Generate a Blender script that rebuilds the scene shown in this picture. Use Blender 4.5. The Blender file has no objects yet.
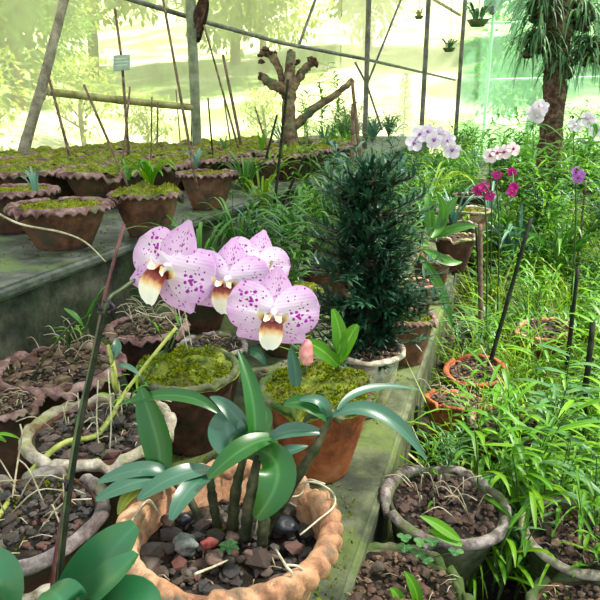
import bpy, math, random
from mathutils import Vector, Matrix, noise
PI = math.pi
SC = bpy.context.scene
COL = SC.collection
R = random.Random(7)

# ------------------------------------------------------------------ camera
F, HZ, VX, H = 620.0, 110.0, 508.0, 0.75
PITCH = math.atan((300 - HZ) / F)
YAW = math.atan((VX - 300) / F * math.cos(PITCH))
cam_d = bpy.data.cameras.new('camera'); cam = bpy.data.objects.new('camera', cam_d); COL.objects.link(cam)
cam_d.sensor_width = 36; cam_d.lens = 36 * F / 600; cam_d.clip_start = 0.02; cam_d.clip_end = 500
cam.location = (0, 0, H); cam.rotation_euler = (PI / 2 - PITCH, 0, YAW)
SC.camera = cam
cf = Vector((-math.sin(YAW) * math.cos(PITCH), math.cos(YAW) * math.cos(PITCH), -math.sin(PITCH)))
cr = Vector((math.cos(YAW), math.sin(YAW), 0))
cu = cr.cross(cf)
def ray(px, py): return cf + cr * ((px - 300) / F) + cu * ((300 - py) / F)
def P(px, py, z=0.0):
    d = ray(px, py); return Vector((0, 0, H)) + d * ((z - H) / d.z)
def D(px, py, t): return Vector((0, 0, H)) + ray(px, py) * t
def depth(p): return (p - Vector((0, 0, H))).dot(cf)

# ------------------------------------------------------------------ mesh builder
class MB:
    def __init__(s): s.v = []; s.f = []; s.uv = []
    def add(s, vs, fs, uvs=None):
        b = len(s.v); s.v.extend(vs); s.f.extend([tuple(b + i for i in f) for f in fs])
        s.uv.extend(uvs if uvs else [(0, 0)] * len(vs))
    def build(s, name, mat, parent=None, smooth=True, origin=None):
        me = bpy.data.meshes.new(name)
        if origin is not None: s.v = [(Vector(v) - origin) for v in s.v]
        me.from_pydata([tuple(v) for v in s.v], [], s.f)
        ul = me.uv_layers.new(name='uv')
        li = [0] * len(me.loops); me.loops.foreach_get('vertex_index', li)
        flat = []
        for i in li: flat.extend(s.uv[i])
        ul.data.foreach_set('uv', flat)
        if smooth: me.polygons.foreach_set('use_smooth', [True] * len(me.polygons))
        me.materials.append(mat); me.update()
        o = bpy.data.objects.new(name, me); COL.objects.link(o)
        if parent is not None: o.parent = parent
        if origin is not None: o.location = origin
        return o
def tag(o, label=None, cat=None, group=None, kind=None):
    if label: o['label'] = label
    if cat: o['category'] = cat
    if group: o['group'] = group
    if kind: o['kind'] = kind
    return o
def empty(name, loc=(0, 0, 0), rz=0):
    o = bpy.data.objects.new(name, None); COL.objects.link(o); o.location = loc; o.rotation_euler = (0, 0, rz)
    o.empty_display_size = .05; return o
def kids(o): return [c for c in COL.objects if c.parent == o]
KIDS = {}
def copy_tree(o, parent=None, loc=None, rz=None, sc=None, label=None, group=None):
    c = o.copy(); COL.objects.link(c)
    if parent is not None: c.parent = parent
    if loc is not None: c.location = loc
    if rz is not None: c.rotation_euler[2] = rz
    if sc is not None: c.scale = (sc, sc, sc) if not isinstance(sc, tuple) else sc
    if label: c['label'] = label
    if group: c['group'] = group
    for ch in KIDS.setdefault(o.name, kids(o)): copy_tree(ch, c)
    return c

def bez(ps, t):
    ps = [Vector(p) for p in ps]
    while len(ps) > 1: ps = [ps[i].lerp(ps[i + 1], t) for i in range(len(ps) - 1)]
    return ps[0]
def catmull(ps, n=6):
    ps = [Vector(p) for p in ps]; out = []
    q = [ps[0] * 2 - ps[1]] + ps + [ps[-1] * 2 - ps[-2]]
    for i in range(1, len(q) - 2):
        for k in range(n):
            t = k / n; a, b, c, d = q[i - 1], q[i], q[i + 1], q[i + 2]
            out.append(0.5 * ((2 * b) + (c - a) * t + (2 * a - 5 * b + 4 * c - d) * t * t + (3 * b - a - 3 * c + d) * t ** 3))
    out.append(ps[-1]); return out
def lerpl(l, t):
    x = t * (len(l) - 1); i = min(int(x), len(l) - 2); return l[i] + (l[i + 1] - l[i]) * (x - i)
def tube(mb, pts, rad, n=6, rough=0.0, cap=True, knob=None):
    pts = [Vector(p) for p in pts]; m = len(pts)
    if not isinstance(rad, (list, tuple)): rad = [rad, rad]
    t0 = (pts[1] - pts[0]).normalized(); a = Vector((0, 0, 1)) if abs(t0.z) < .9 else Vector((1, 0, 0))
    s = t0.cross(a).normalized(); vs = []; uvs = []
    for i, p in enumerate(pts):
        t = (pts[min(i + 1, m - 1)] - pts[max(i - 1, 0)]).normalized()
        s = (s - t * s.dot(t)).normalized(); u = t.cross(s); r = lerpl(rad, i / (m - 1))
        if knob: r *= knob(i / (m - 1))
        for k in range(n):
            th = 2 * PI * k / n; d = s * math.cos(th) + u * math.sin(th)
            rr = r * (1 + (rough * noise.noise((p + d * r) * (1.1 / max(r, .002))) * 1.6 if rough else 0))
            vs.append(p + d * rr); uvs.append((k / n, i / (m - 1)))
    fs = [(i * n + k, i * n + (k + 1) % n, (i + 1) * n + (k + 1) % n, (i + 1) * n + k) for i in range(m - 1) for k in range(n)]
    if cap: fs.append(tuple(range(n - 1, -1, -1))); fs.append(tuple((m - 1) * n + k for k in range(n)))
    mb.add(vs, fs, uvs)
PROF = {
    'lance': lambda t: (math.sin(PI * min(1, t * .93 + .05)) ** .75) * (1 - .25 * t),
    'strap': lambda t: min(1, .6 + t * 2) * (1 - t ** 3.5) ** .8,
    'oval': lambda t: math.sin(PI * (t * .9 + .07)) ** .6,
    'grass': lambda t: (1 - t) ** .6 * min(1, .5 + 3 * t),
    'round': lambda t: math.sin(PI * (t * .9 + .08)) ** .45,
}
def leaf(mb, ctrl, w, up=(0, 0, 1), fold=.25, prof='lance', n=8, k=2, wave=0, twist=0):
    """ctrl: bezier points base->tip; w full width; k half-columns"""
    pr = PROF[prof]; up = Vector(up); vs = []; uvs = []; cols = 2 * k + 1
    ph = R.random() * 6
    for i in range(n + 1):
        t = i / n; p = bez(ctrl, t); tg = (bez(ctrl, min(1, t + .03)) - bez(ctrl, max(0, t - .03)))
        if tg.length < 1e-9: tg = Vector((0, 0, 1))
        tg.normalize(); s = tg.cross(up)
        if s.length < .05: s = tg.cross(Vector((.3, 1, .2)))
        s.normalize()
        if twist: s = Matrix.Rotation(twist * t, 3, tg) @ s
        nn = s.cross(tg); hw = w * .5 * pr(t)
        for j in range(cols):
            x = (j - k) / k
            vs.append(p + s * (hw * x) + nn * (hw * fold * x * x + wave * hw * math.sin(t * 11 + ph + x * 1.5) * abs(x)))
            uvs.append((j / (cols - 1), t))
    fs = [(i * cols + j, i * cols + j + 1, (i + 1) * cols + j + 1, (i + 1) * cols + j) for i in range(n) for j in range(cols - 1)]
    mb.add(vs, fs, uvs)
def blade(mb, p, d, L, w, droop, n=4):
    """cheap grass blade"""
    p = Vector(p); d = Vector(d).normalized(); side = d.cross(Vector((0, 0, 1)))
    if side.length < .05: side = Vector((1, 0, 0))
    side = Matrix.Rotation(R.uniform(-.8, .8), 3, d) @ side.normalized()
    vs = []; uvs = []
    for i in range(n + 1):
        t = i / n; q = p + d * (L * t) - Vector((0, 0, 1)) * (droop * L * t * t); hw = w * .5 * (1 - t ** 2.2) * min(1, .55 + 2 * t)
        if i == n: vs.append(q); uvs.append((.5, 1))
        else: vs += [q - side * hw, q + side * hw]; uvs += [(0, t), (1, t)]
    fs = [(2 * i, 2 * i + 1, 2 * i + 3, 2 * i + 2) for i in range(n - 1)] + [(2 * n - 2, 2 * n - 1, 2 * n)]
    mb.add(vs, fs, uvs)
ICO_V = []; ICO_F = []
def _ico():
    import bmesh
    bm = bmesh.new(); bmesh.ops.create_icosphere(bm, subdivisions=1, radius=1)
    ICO_V.extend([v.co.copy() for v in bm.verts]); ICO_F.extend([tuple(v.index for v in f.verts) for f in bm.faces]); bm.free()
    bm = bmesh.new(); bmesh.ops.create_icosphere(bm, subdivisions=3, radius=1)
    ICO3.append([v.co.copy() for v in bm.verts]); ICO3.append([tuple(v.index for v in f.verts) for f in bm.faces]); bm.free()
ICO3 = []
_ico()
def chunk(mb, p, r, fine=False, sq=(1, 1, 1), rough=.35):
    V, Fc = (ICO3[0], ICO3[1]) if fine else (ICO_V, ICO_F)
    o = Vector((R.random() * 50, R.random() * 50, R.random() * 50))
    rot = Matrix.Rotation(R.uniform(0, 6.28), 3, 'Z') @ Matrix.Rotation(R.uniform(-.4, .4), 3, 'X')
    vs = []
    for v in V:
        k = 1 + rough * noise.noise(v * 1.3 + o) * 1.6 + (rough * .35 * noise.noise(v * 4 + o) if fine else 0)
        q = Vector((v.x * sq[0], v.y * sq[1], v.z * sq[2])) * (r * k)
        vs.append(Vector(p) + rot @ q)
    mb.add(vs, Fc)

# ------------------------------------------------------------------ materials
def mk(name):
    m = bpy.data.materials.new(name); m.use_nodes = True; nt = m.node_tree; nt.nodes.clear()
    out = nt.nodes.new('ShaderNodeOutputMaterial'); return m, nt, out
def N(nt, t, **kw):
    n = nt.nodes.new(t)
    for k, v in kw.items():
        if k in n.inputs.keys(): n.inputs[k].default_value = v
        else: setattr(n, k, v)
    return n
def L(nt, a, b): nt.links.new(a, b)
def ramp(nt, fac, cols):
    r = nt.nodes.new('ShaderNodeValToRGB'); e = r.color_ramp.elements
    while len(e) > len(cols): e.remove(e[-1])
    while len(e) < len(cols): e.new(.5)
    for i, (p, c) in enumerate(cols): e[i].position = p; e[i].color = (c[0], c[1], c[2], 1)
    L(nt, fac, r.inputs['Fac']); return r.outputs['Color']
def noi(nt, scale, detail=4, rough=.6, obj=True, vec=None):
    n = N(nt, 'ShaderNodeTexNoise'); n.inputs['Scale'].default_value = scale; n.inputs['Detail'].default_value = detail
    n.inputs['Roughness'].default_value = rough
    if vec is None:
        g = N(nt, 'ShaderNodeNewGeometry'); vec = g.outputs['Position']
    L(nt, vec, n.inputs['Vector']); return n.outputs['Fac']
def mixc(nt, fac, a, b, mode='MIX'):
    m = N(nt, 'ShaderNodeMix', data_type='RGBA', blend_type=mode)
    for s, x in ((m.inputs['Factor'], fac), (m.inputs['A'], a), (m.inputs['B'], b)):
        if isinstance(x, (int, float)): s.default_value = x
        elif isinstance(x, tuple): s.default_value = (x[0], x[1], x[2], 1)
        else: L(nt, x, s)
    return m.outputs['Result']
def mth(nt, op, a, b=0.0, c=None):
    m = N(nt, 'ShaderNodeMath', operation=op)
    for i, x in enumerate((a, b) if c is None else (a, b, c)):
        if isinstance(x, (int, float)): m.inputs[i].default_value = x
        else: L(nt, x, m.inputs[i])
    return m.outputs[0]
def bump(nt, h, strength, dist=.01):
    b = N(nt, 'ShaderNodeBump'); b.inputs['Strength'].default_value = strength; b.inputs['Distance'].default_value = dist
    L(nt, h, b.inputs['Height']); return b.outputs['Normal']
def surf(name, cols, scale=12, rough=.85, bstr=.6, bdist=.004, extra=None, spec=.3):
    """mottled surface: noise ramp; extra = (colour, scale, lo, hi) patches"""
    m, nt, out = mk(name); b = N(nt, 'ShaderNodeBsdfPrincipled')
    f = noi(nt, scale, 8, .7); c = ramp(nt, f, [(.5 + (p_ - .5) * .62, k_) for p_, k_ in cols])
    for ex in (extra or []):
        f2 = noi(nt, ex[1], 5, .65); k = ramp(nt, f2, [(ex[2], (0, 0, 0)), (ex[3], (1, 1, 1))]); c = mixc(nt, k, c, ex[0])
    L(nt, c, b.inputs['Base Color']); b.inputs['Roughness'].default_value = rough; b.inputs['Specular IOR Level'].default_value = spec
    L(nt, bump(nt, noi(nt, scale * 6, 6, .7), bstr, bdist), b.inputs['Normal']); L(nt, b.outputs[0], out.inputs[0]); return m
def leafm(name, cols, rough=.4, trans=.3, vein=0.0, spec=.5, tcol=None, coat=0.0):
    """foliage: colour varies leaf by leaf; vein = lighter midrib"""
    m, nt, out = mk(name); b = N(nt, 'ShaderNodeBsdfPrincipled'); g = N(nt, 'ShaderNodeNewGeometry')
    f = noi(nt, 9, 3, .5); f = mth(nt, 'ADD', mth(nt, 'MULTIPLY', g.outputs['Random Per Island'], .75), mth(nt, 'MULTIPLY', mth(nt, 'SUBTRACT', f, .25), .5))
    c = ramp(nt, f, cols)
    hs = N(nt, 'ShaderNodeHueSaturation'); hs.inputs['Saturation'].default_value = 1.12; L(nt, c, hs.inputs['Color']); c = hs.outputs[0]
    uv = N(nt, 'ShaderNodeUVMap'); sx = N(nt, 'ShaderNodeSeparateXYZ'); L(nt, uv.outputs[0], sx.inputs[0])
    if vein:
        d = mth(nt, 'ABSOLUTE', mth(nt, 'SUBTRACT', sx.outputs[0], .5)); k = ramp(nt, d, [(0, (vein,) * 3), (.09, (0, 0, 0))])
        c = mixc(nt, k, c, tuple(min(1, x * 2.2 + .05) for x in cols[-1][1]))
        w = N(nt, 'ShaderNodeTexWave'); w.inputs['Scale'].default_value = 9; L(nt, uv.outputs[0], w.inputs[0])
        L(nt, bump(nt, w.outputs['Fac'], .05, .001), b.inputs['Normal'])
    L(nt, c, b.inputs['Base Color']); b.inputs['Roughness'].default_value = rough; b.inputs['Specular IOR Level'].default_value = spec
    b.inputs['Coat Weight'].default_value = coat; b.inputs['Coat Roughness'].default_value = .3
    t = N(nt, 'ShaderNodeBsdfTranslucent'); L(nt, mixc(nt, .7, c, tcol or (.25, .45, .03), 'MIX') if tcol else c, t.inputs[0])
    mx = N(nt, 'ShaderNodeMixShader'); mx.inputs[0].default_value = trans
    L(nt, b.outputs[0], mx.inputs[1]); L(nt, t.outputs[0], mx.inputs[2]); L(nt, mx.outputs[0], out.inputs[0]); return m

M = {}
M['terra'] = surf('terracotta', [(.3, (.22, .10, .06)), (.5, (.48, .25, .14)), (.7, (.62, .38, .25))], 14, .85, .7, .004,
                  [((.09, .10, .08), 22, .55, .72), ((.62, .5, .4), 40, .62, .75)])
M['terra_dark'] = surf('damp terracotta', [(.3, (.035, .016, .012)), (.55, (.10, .04, .025)), (.75, (.17, .08, .05))], 14, .8, .7, .004,
                       [((.035, .05, .02), 10, .5, .7)])
M['terra_rust'] = surf('orange terracotta', [(.3, (.16, .04, .015)), (.55, (.36, .10, .035)), (.75, (.46, .19, .09))], 12, .8, .6, .004,
                       [((.05, .06, .03), 14, .55, .72)])
M['terra_brown'] = surf('brown terracotta', [(.3, (.07, .03, .02)), (.5, (.17, .07, .04)), (.72, (.27, .13, .08))], 12, .85, .7, .004, [((.06, .06, .04), 9, .5, .7)])
M['rim_grey'] = surf('weathered rim', [(.3, (.06, .045, .045)), (.5, (.19, .15, .15)), (.72, (.42, .37, .36))], 20, .9, .8, .004,
                     [((.12, .16, .05), 12, .5, .68)])
M['rim_pink'] = surf('pinkish scaly rim', [(.3, (.06, .03, .03)), (.5, (.19, .10, .095)), (.72, (.36, .25, .24))], 22, .9, .8, .004,
                     [((.10, .14, .04), 9, .54, .7)])
M['rim_pale'] = surf('limed pale rim', [(.3, (.13, .11, .08)), (.5, (.36, .31, .25)), (.72, (.62, .57, .48))], 22, .9, .8, .004,
                     [((.26, .28, .08), 9, .5, .66), ((.16, .08, .05), 13, .58, .7)])
M['mossy_clay'] = surf('mossy old clay', [(.3, (.03, .04, .02)), (.5, (.09, .10, .05)), (.72, (.2, .19, .12))], 18, .9, .8, .004,
                       [((.05, .10, .015), 8, .45, .62)])
M['soil'] = surf('soil', [(.3, (.006, .005, .004)), (.55, (.025, .018, .014)), (.75, (.08, .055, .04))], 30, .95, 1, .008)
M['chips'] = None
def chipmat(name, cols):
    m, nt, out = mk(name); b = N(nt, 'ShaderNodeBsdfPrincipled'); g = N(nt, 'ShaderNodeNewGeometry')
    c = ramp(nt, g.outputs['Random Per Island'], cols)
    c = mixc(nt, noi(nt, 60, 4), c, (.03, .025, .02)); L(nt, c, b.inputs['Base Color']); b.inputs['Roughness'].default_value = .8
    L(nt, bump(nt, noi(nt, 150, 4), .5, .003), b.inputs['Normal']); L(nt, b.outputs[0], out.inputs[0]); return m
M['chips'] = chipmat('bark and stone chips', [(0, (.025, .018, .015)), (.3, (.09, .055, .045)), (.55, (.045, .05, .06)), (.75, (.19, .16, .14)), (.93, (.17, .05, .04))])
M['redchips'] = chipmat('brick chips', [(0, (.05, .018, .014)), (.3, (.13, .05, .035)), (.55, (.035, .025, .02)), (.8, (.16, .09, .07))])
M['debris'] = chipmat('leaf litter', [(0, (.05, .02, .012)), (.35, (.16, .06, .035)), (.6, (.09, .06, .04)), (.85, (.28, .17, .10))])
M['moss'] = surf('moss', [(.28, (.03, .045, .008)), (.5, (.13, .17, .02)), (.7, (.28, .31, .035))], 26, .95, 1, .006,
                 [((.10, .065, .03), 9, .52, .66)])
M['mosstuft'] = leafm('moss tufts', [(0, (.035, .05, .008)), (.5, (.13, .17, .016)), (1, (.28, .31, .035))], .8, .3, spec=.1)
M['mossbright'] = leafm('dry yellow-green moss', [(0, (.12, .11, .02)), (.5, (.29, .31, .03)), (1, (.44, .42, .09))], .8, .3, spec=.1)  # drier, yellower green than the other moss
M['bench'] = surf('mossy concrete bench', [(.3, (.018, .026, .010)), (.5, (.06, .075, .034)), (.7, (.13, .145, .08))], 9, .75, .5, .004,
                  [((.02, .025, .018), 5, .5, .64), ((.10, .15, .025), 3, .5, .62)], .5)
M['wallc'] = surf('stained concrete wall', [(.3, (.014, .017, .013)), (.5, (.055, .06, .042)), (.72, (.14, .135, .10))], 7, .9, .6, .005,
                  [((.035, .055, .02), 4, .48, .62), ((.2, .19, .13), 12, .63, .75)])
M['walltop'] = surf('wet stone capping', [(.3, (.02, .026, .026)), (.5, (.07, .08, .07)), (.72, (.17, .18, .155))], 8, .55, .5, .004,
                    [((.10, .16, .04), 5, .5, .66)], .5)
M['bed'] = surf('dark bed soil', [(.3, (.01, .009, .006)), (.55, (.04, .03, .02)), (.75, (.10, .07, .045))], 12, .95, 1, .01)
M['bark'] = surf('tree bark', [(.3, (.03, .015, .012)), (.5, (.10, .05, .035)), (.72, (.25, .17, .12))], 18, .95, 1, .02)
M['drift'] = surf('dead branch wood', [(.3, (.05, .03, .02)), (.5, (.2, .13, .08)), (.72, (.38, .29, .19))], 16, .95, 1, .02,
                  [((.10, .15, .08), 7, .5, .65)])
M['bamboo'] = surf('weathered bamboo', [(.3, (.14, .13, .04)), (.5, (.28, .26, .10)), (.72, (.42, .38, .2))], 8, .6, .3, .003)
M['pole'] = surf('grey wooden pole', [(.3, (.11, .09, .07)), (.5, (.22, .19, .15)), (.72, (.34, .3, .25))], 12, .8, .6, .004)
M['post'] = surf('green painted post', [(.3, (.09, .11, .07)), (.5, (.17, .19, .13)), (.72, (.28, .29, .21))], 9, .6, .3, .003)
M['steel'] = surf('dull grey pipe', [(.3, (.06, .055, .05)), (.6, (.15, .14, .13)), (.8, (.25, .24, .22))], 9, .5, .2, .002)
M['darkcane'] = surf('dark cane', [(.3, (.005, .007, .004)), (.5, (.012, .016, .009)), (.75, (.03, .034, .022))], 30, .75, .3, .002, None, .15)
M['browncane'] = surf('brown cane', [(.3, (.05, .03, .02)), (.5, (.13, .08, .055)), (.75, (.24, .17, .12))], 30, .8, .4, .002)
M['redcane'] = surf('reddish cane', [(.3, (.06, .012, .02)), (.5, (.12, .03, .04)), (.75, (.2, .08, .08))], 40, .5, .3, .002, None, .5)
M['root'] = surf('pale aerial root', [(.3, (.3, .26, .17)), (.5, (.5, .46, .34)), (.75, (.65, .62, .5))], 60, .8, .4, .001)
M['drystem'] = surf('dry straw stem', [(.3, (.25, .2, .12)), (.5, (.42, .36, .24)), (.75, (.6, .54, .42))], 40, .8, .3, .001)
M['greencane'] = surf('yellow green cane', [(.3, (.16, .2, .03)), (.5, (.34, .38, .07)), (.75, (.5, .5, .14))], 30, .5, .2, .001, None, .5)
M['spike'] = surf('flower spike green', [(.3, (.015, .035, .01)), (.5, (.04, .075, .02)), (.75, (.09, .12, .04))], 40, .4, .1, .001, None, .5)
M['darkstem'] = surf('dark fleshy stem', [(.3, (.012, .018, .008)), (.5, (.035, .045, .018)), (.75, (.10, .09, .05))], 40, .6, .3, .001)
M['stone_grey'] = surf('grey stone', [(.3, (.08, .10, .10)), (.5, (.2, .22, .21)), (.75, (.33, .34, .31))], 40, .7, .5, .003)
M['stone_red'] = surf('red brick stone', [(.3, (.18, .03, .03)), (.5, (.36, .08, .07)), (.75, (.45, .17, .14))], 50, .8, .6, .003)
M['stone_brown'] = surf('brown stone', [(.3, (.06, .03, .025)), (.5, (.15, .09, .075)), (.75, (.26, .19, .16))], 50, .8, .6, .003)
M['stone_black'] = surf('black pebble', [(.3, (.01, .013, .02)), (.6, (.025, .03, .045)), (.8, (.06, .07, .09))], 30, .4, .3, .002, None, .5)
M['clip'] = surf('dark plastic clip', [(.3, (.02, .008, .02)), (.7, (.05, .02, .04))], 30, .4, .1, .001, None, .5)
M['phal'] = leafm('thick orchid leaf', [(0, (.018, .085, .035)), (.5, (.028, .12, .05)), (1, (.045, .155, .07))], .38, .06, .1, .5, coat=.15)
M['glossy'] = leafm('glossy dark leaf', [(0, (.008, .06, .010)), (.5, (.018, .10, .016)), (1, (.035, .145, .025))], .36, .15, .3, .6, coat=.2)
M['bluesheen'] = leafm('blue green leaf with sky sheen', [(0, (.016, .075, .04)), (.5, (.03, .11, .065)), (1, (.05, .15, .095))], .36, .1, .2, .8, coat=.3)  # blue green base; on the glossy orchid it bakes in the sky's bluish sheen
M['yellowl'] = leafm('yellowing leaf', [(0, (.2, .26, .04)), (1, (.42, .45, .10))], .45, .25, .3)
M['weed'] = leafm('weed leaf', [(0, (.03, .12, .012)), (.5, (.10, .29, .022)), (1, (.26, .46, .045))], .45, .35, .3)
M['weed2'] = leafm('blue weed leaf', [(0, (.04, .13, .05)), (.5, (.09, .22, .08)), (1, (.17, .32, .11))], .4, .3, .3)
M['grass'] = leafm('grass', [(0, (.05, .14, .015)), (.4, (.15, .30, .025)), (.8, (.36, .50, .06)), (1, (.55, .55, .22))], .5, .4, 0)
M['grassdry'] = leafm('straw coloured grass', [(0, (.2, .2, .06)), (.5, (.38, .36, .16)), (1, (.5, .45, .28))], .6, .3, 0)
M['shrub'] = leafm('dark conifer leaf', [(0, (.008, .035, .018)), (.6, (.02, .07, .035)), (1, (.05, .125, .075))], .4, .1, .15, .5)
M['strap'] = leafm('strap leaf', [(0, (.03, .10, .025)), (.5, (.07, .2, .04)), (1, (.16, .32, .07))], .4, .3, .2)
M['straplt'] = leafm('light strap leaf', [(0, (.12, .25, .03)), (.5, (.22, .38, .05)), (1, (.36, .48, .10))], .4, .35, .2)
M['agave'] = leafm('blue strap leaf', [(0, (.05, .14, .10)), (.5, (.10, .22, .17)), (1, (.18, .32, .25))], .4, .15, .2)
M['fern'] = leafm('hanging fern', [(0, (.03, .09, .04)), (.5, (.07, .17, .07)), (1, (.15, .28, .12))], .5, .3, 0)
M['treelf'] = leafm('outside foliage', [(0, (.06, .14, .035)), (.5, (.14, .26, .06)), (1, (.26, .38, .10))], .6, .4, 0)
M['treelf2'] = leafm('yellow outside foliage', [(0, (.16, .22, .045)), (.5, (.30, .37, .085)), (1, (.44, .5, .16))], .6, .4, 0)
M['magenta'] = leafm('magenta petal', [(0, (.32, .01, .13)), (1, (.55, .03, .28))], .5, .3, 0)
M['purplep'] = leafm('violet petal', [(0, (.35, .12, .5)), (1, (.55, .25, .66))], .5, .3, 0)
M['whitep'] = leafm('white petal', [(0, (.68, .56, .74)), (1, (.84, .78, .86))], .5, .25, 0)
M['pinkp'] = leafm('pale pink petal', [(0, (.82, .62, .70)), (1, (.88, .78, .82))], .5, .25, 0)

def petalmat(name, edge, white, spot, dens, spread):
    """petal colour: white towards the column, lilac edge, magenta spots set in rows along the veins"""
    m, nt, out = mk(name); b = N(nt, 'ShaderNodeBsdfPrincipled')
    uv = N(nt, 'ShaderNodeUVMap'); s = N(nt, 'ShaderNodeSeparateXYZ'); L(nt, uv.outputs[0], s.inputs[0])
    x = s.outputs[0]; y = s.outputs[1]   # x across -1..1, y along 0..1
    nf = noi(nt, 3, 3, .5, vec=uv.outputs[0])
    e = ramp(nt, mth(nt, 'ADD', mth(nt, 'MULTIPLY', mth(nt, 'ABSOLUTE', x), .35), mth(nt, 'ADD', mth(nt, 'MULTIPLY', y, .55), mth(nt, 'MULTIPLY', mth(nt, 'SUBTRACT', nf, .5), .5))),
             [(.15, white), (.5, tuple((a + b2) / 2 for a, b2 in zip(white, edge))), (.85, edge)])
    mp = N(nt, 'ShaderNodeMapping'); mp.inputs['Scale'].default_value = (10, 15, 1); L(nt, uv.outputs[0], mp.inputs[0])
    v = N(nt, 'ShaderNodeTexVoronoi'); v.inputs['Scale'].default_value = 1; v.inputs['Randomness'].default_value = .75; L(nt, mp.outputs[0], v.inputs['Vector'])
    rnd = N(nt, 'ShaderNodeSeparateColor'); L(nt, v.outputs['Color'], rnd.inputs[0])
    rad = mth(nt, 'MULTIPLY', mth(nt, 'SUBTRACT', rnd.outputs[0], .12), .5)
    # big dots gather in the middle of the upper half of the petal
    dx = mth(nt, 'SUBTRACT', x, .25); dy = mth(nt, 'SUBTRACT', y, .55)
    dd = mth(nt, 'ADD', mth(nt, 'MULTIPLY', dx, mth(nt, 'MULTIPLY', dx, 2.2)), mth(nt, 'MULTIPLY', dy, mth(nt, 'MULTIPLY', dy, 7.0)))
    conc = ramp(nt, dd, [(0, (1, 1, 1)), (.45, (spread,) * 3), (1, (spread * .8,) * 3)])
    rad = mth(nt, 'MULTIPLY', rad, mth(nt, 'ADD', mth(nt, 'MULTIPLY', conc, dens), .1))
    dot = mth(nt, 'LESS_THAN', v.outputs['Distance'], rad)
    edgecut = ramp(nt, y, [(.12, (.2, .2, .2)), (.25, (1, 1, 1)), (.86, (1, 1, 1)), (.93, (0, 0, 0))])
    c = mixc(nt, mth(nt, 'MULTIPLY', dot, edgecut), e, spot)
    L(nt, c, b.inputs['Base Color']); b.inputs['Roughness'].default_value = .5; b.inputs['Specular IOR Level'].default_value = .25
    w = N(nt, 'ShaderNodeTexWave'); w.inputs['Scale'].default_value = 3; w.inputs['Distortion'].default_value = 1; L(nt, uv.outputs[0], w.inputs[0])
    L(nt, bump(nt, w.outputs['Fac'], .15, .001), b.inputs['Normal'])
    t = N(nt, 'ShaderNodeBsdfTranslucent'); L(nt, c, t.inputs[0])
    mx = N(nt, 'ShaderNodeMixShader'); mx.inputs[0].default_value = .3
    L(nt, b.outputs[0], mx.inputs[1]); L(nt, t.outputs[0], mx.inputs[2]); L(nt, mx.outputs[0], out.inputs[0]); return m
M['petal'] = petalmat('spotted petal', (.60, .24, .66), (.88, .76, .90), (.36, .01, .38), 2.1, .42)
M['sepal'] = petalmat('lined sepal', (.62, .32, .68), (.80, .55, .82), (.34, .04, .38), 1.3, .8)
def lipmat():
    m, nt, out = mk('lip'); b = N(nt, 'ShaderNodeBsdfPrincipled'); uv = N(nt, 'ShaderNodeUVMap'); s = N(nt, 'ShaderNodeSeparateXYZ'); L(nt, uv.outputs[0], s.inputs[0])
    n = noi(nt, 5, 3, .6, vec=uv.outputs[0])
    c = ramp(nt, mth(nt, 'ADD', s.outputs[1], mth(nt, 'MULTIPLY', mth(nt, 'SUBTRACT', n, .5), .25)),
             [(0, (.4, .12, .2)), (.12, (.14, .01, .015)), (.34, (.30, .035, .02)), (.46, (.78, .45, .2)), (.6, (.86, .78, .68)), (1, (.88, .84, .86))])
    L(nt, c, b.inputs['Base Color']); b.inputs['Roughness'].default_value = .4; L(nt, b.outputs[0], out.inputs[0]); return m
M['lip'] = lipmat()
M['bud'] = surf('pink bud', [(.3, (.42, .12, .13)), (.6, (.6, .26, .26)), (.8, (.66, .4, .34))], 60, .5, .2, .001)

def netmat(name, col, trans, tcol, sc=1.2):
    m, nt, out = mk(name)
    f = noi(nt, sc, 5, .6); a = ramp(nt, f, [(.35, tuple(x * .72 for x in col)), (.6, col)])
    tl = N(nt, 'ShaderNodeBsdfTranslucent'); L(nt, a, tl.inputs[0]); df = N(nt, 'ShaderNodeBsdfDiffuse'); L(nt, a, df.inputs[0])
    m1 = N(nt, 'ShaderNodeMixShader'); m1.inputs[0].default_value = .3; L(nt, tl.outputs[0], m1.inputs[1]); L(nt, df.outputs[0], m1.inputs[2])
    tp = N(nt, 'ShaderNodeBsdfTransparent'); tp.inputs[0].default_value = (*tcol, 1)
    m2 = N(nt, 'ShaderNodeMixShader'); m2.inputs[0].default_value = trans; L(nt, m1.outputs[0], m2.inputs[1]); L(nt, tp.outputs[0], m2.inputs[2])
    L(nt, m2.outputs[0], out.inputs[0]); return m
M['net'] = netmat('pale insect net', (.76, .78, .52), .55, (1, 1, .95))
M['greennet'] = netmat('green shade net', (.30, .60, .40), .52, (.76, .97, .84), 1.0)
M['roofnet'] = netmat('roof shade net', (.5, .52, .48), .5, (1, 1, .97), .8)
M['roofdense'] = netmat('dense roof shade net', (.30, .31, .32), .07, (.97, 1, 1), .8)
M['nearshade'] = netmat('added near shade panel', (.3, .31, .31), .24, (1, 1, 1), .8)
M['outsoil'] = surf('dry pale ground', [(.3, (.4, .4, .24)), (.5, (.6, .57, .38)), (.72, (.74, .7, .52))], .6, .95, .3, .05, [((.25, .38, .11), .35, .42, .58)])

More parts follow.
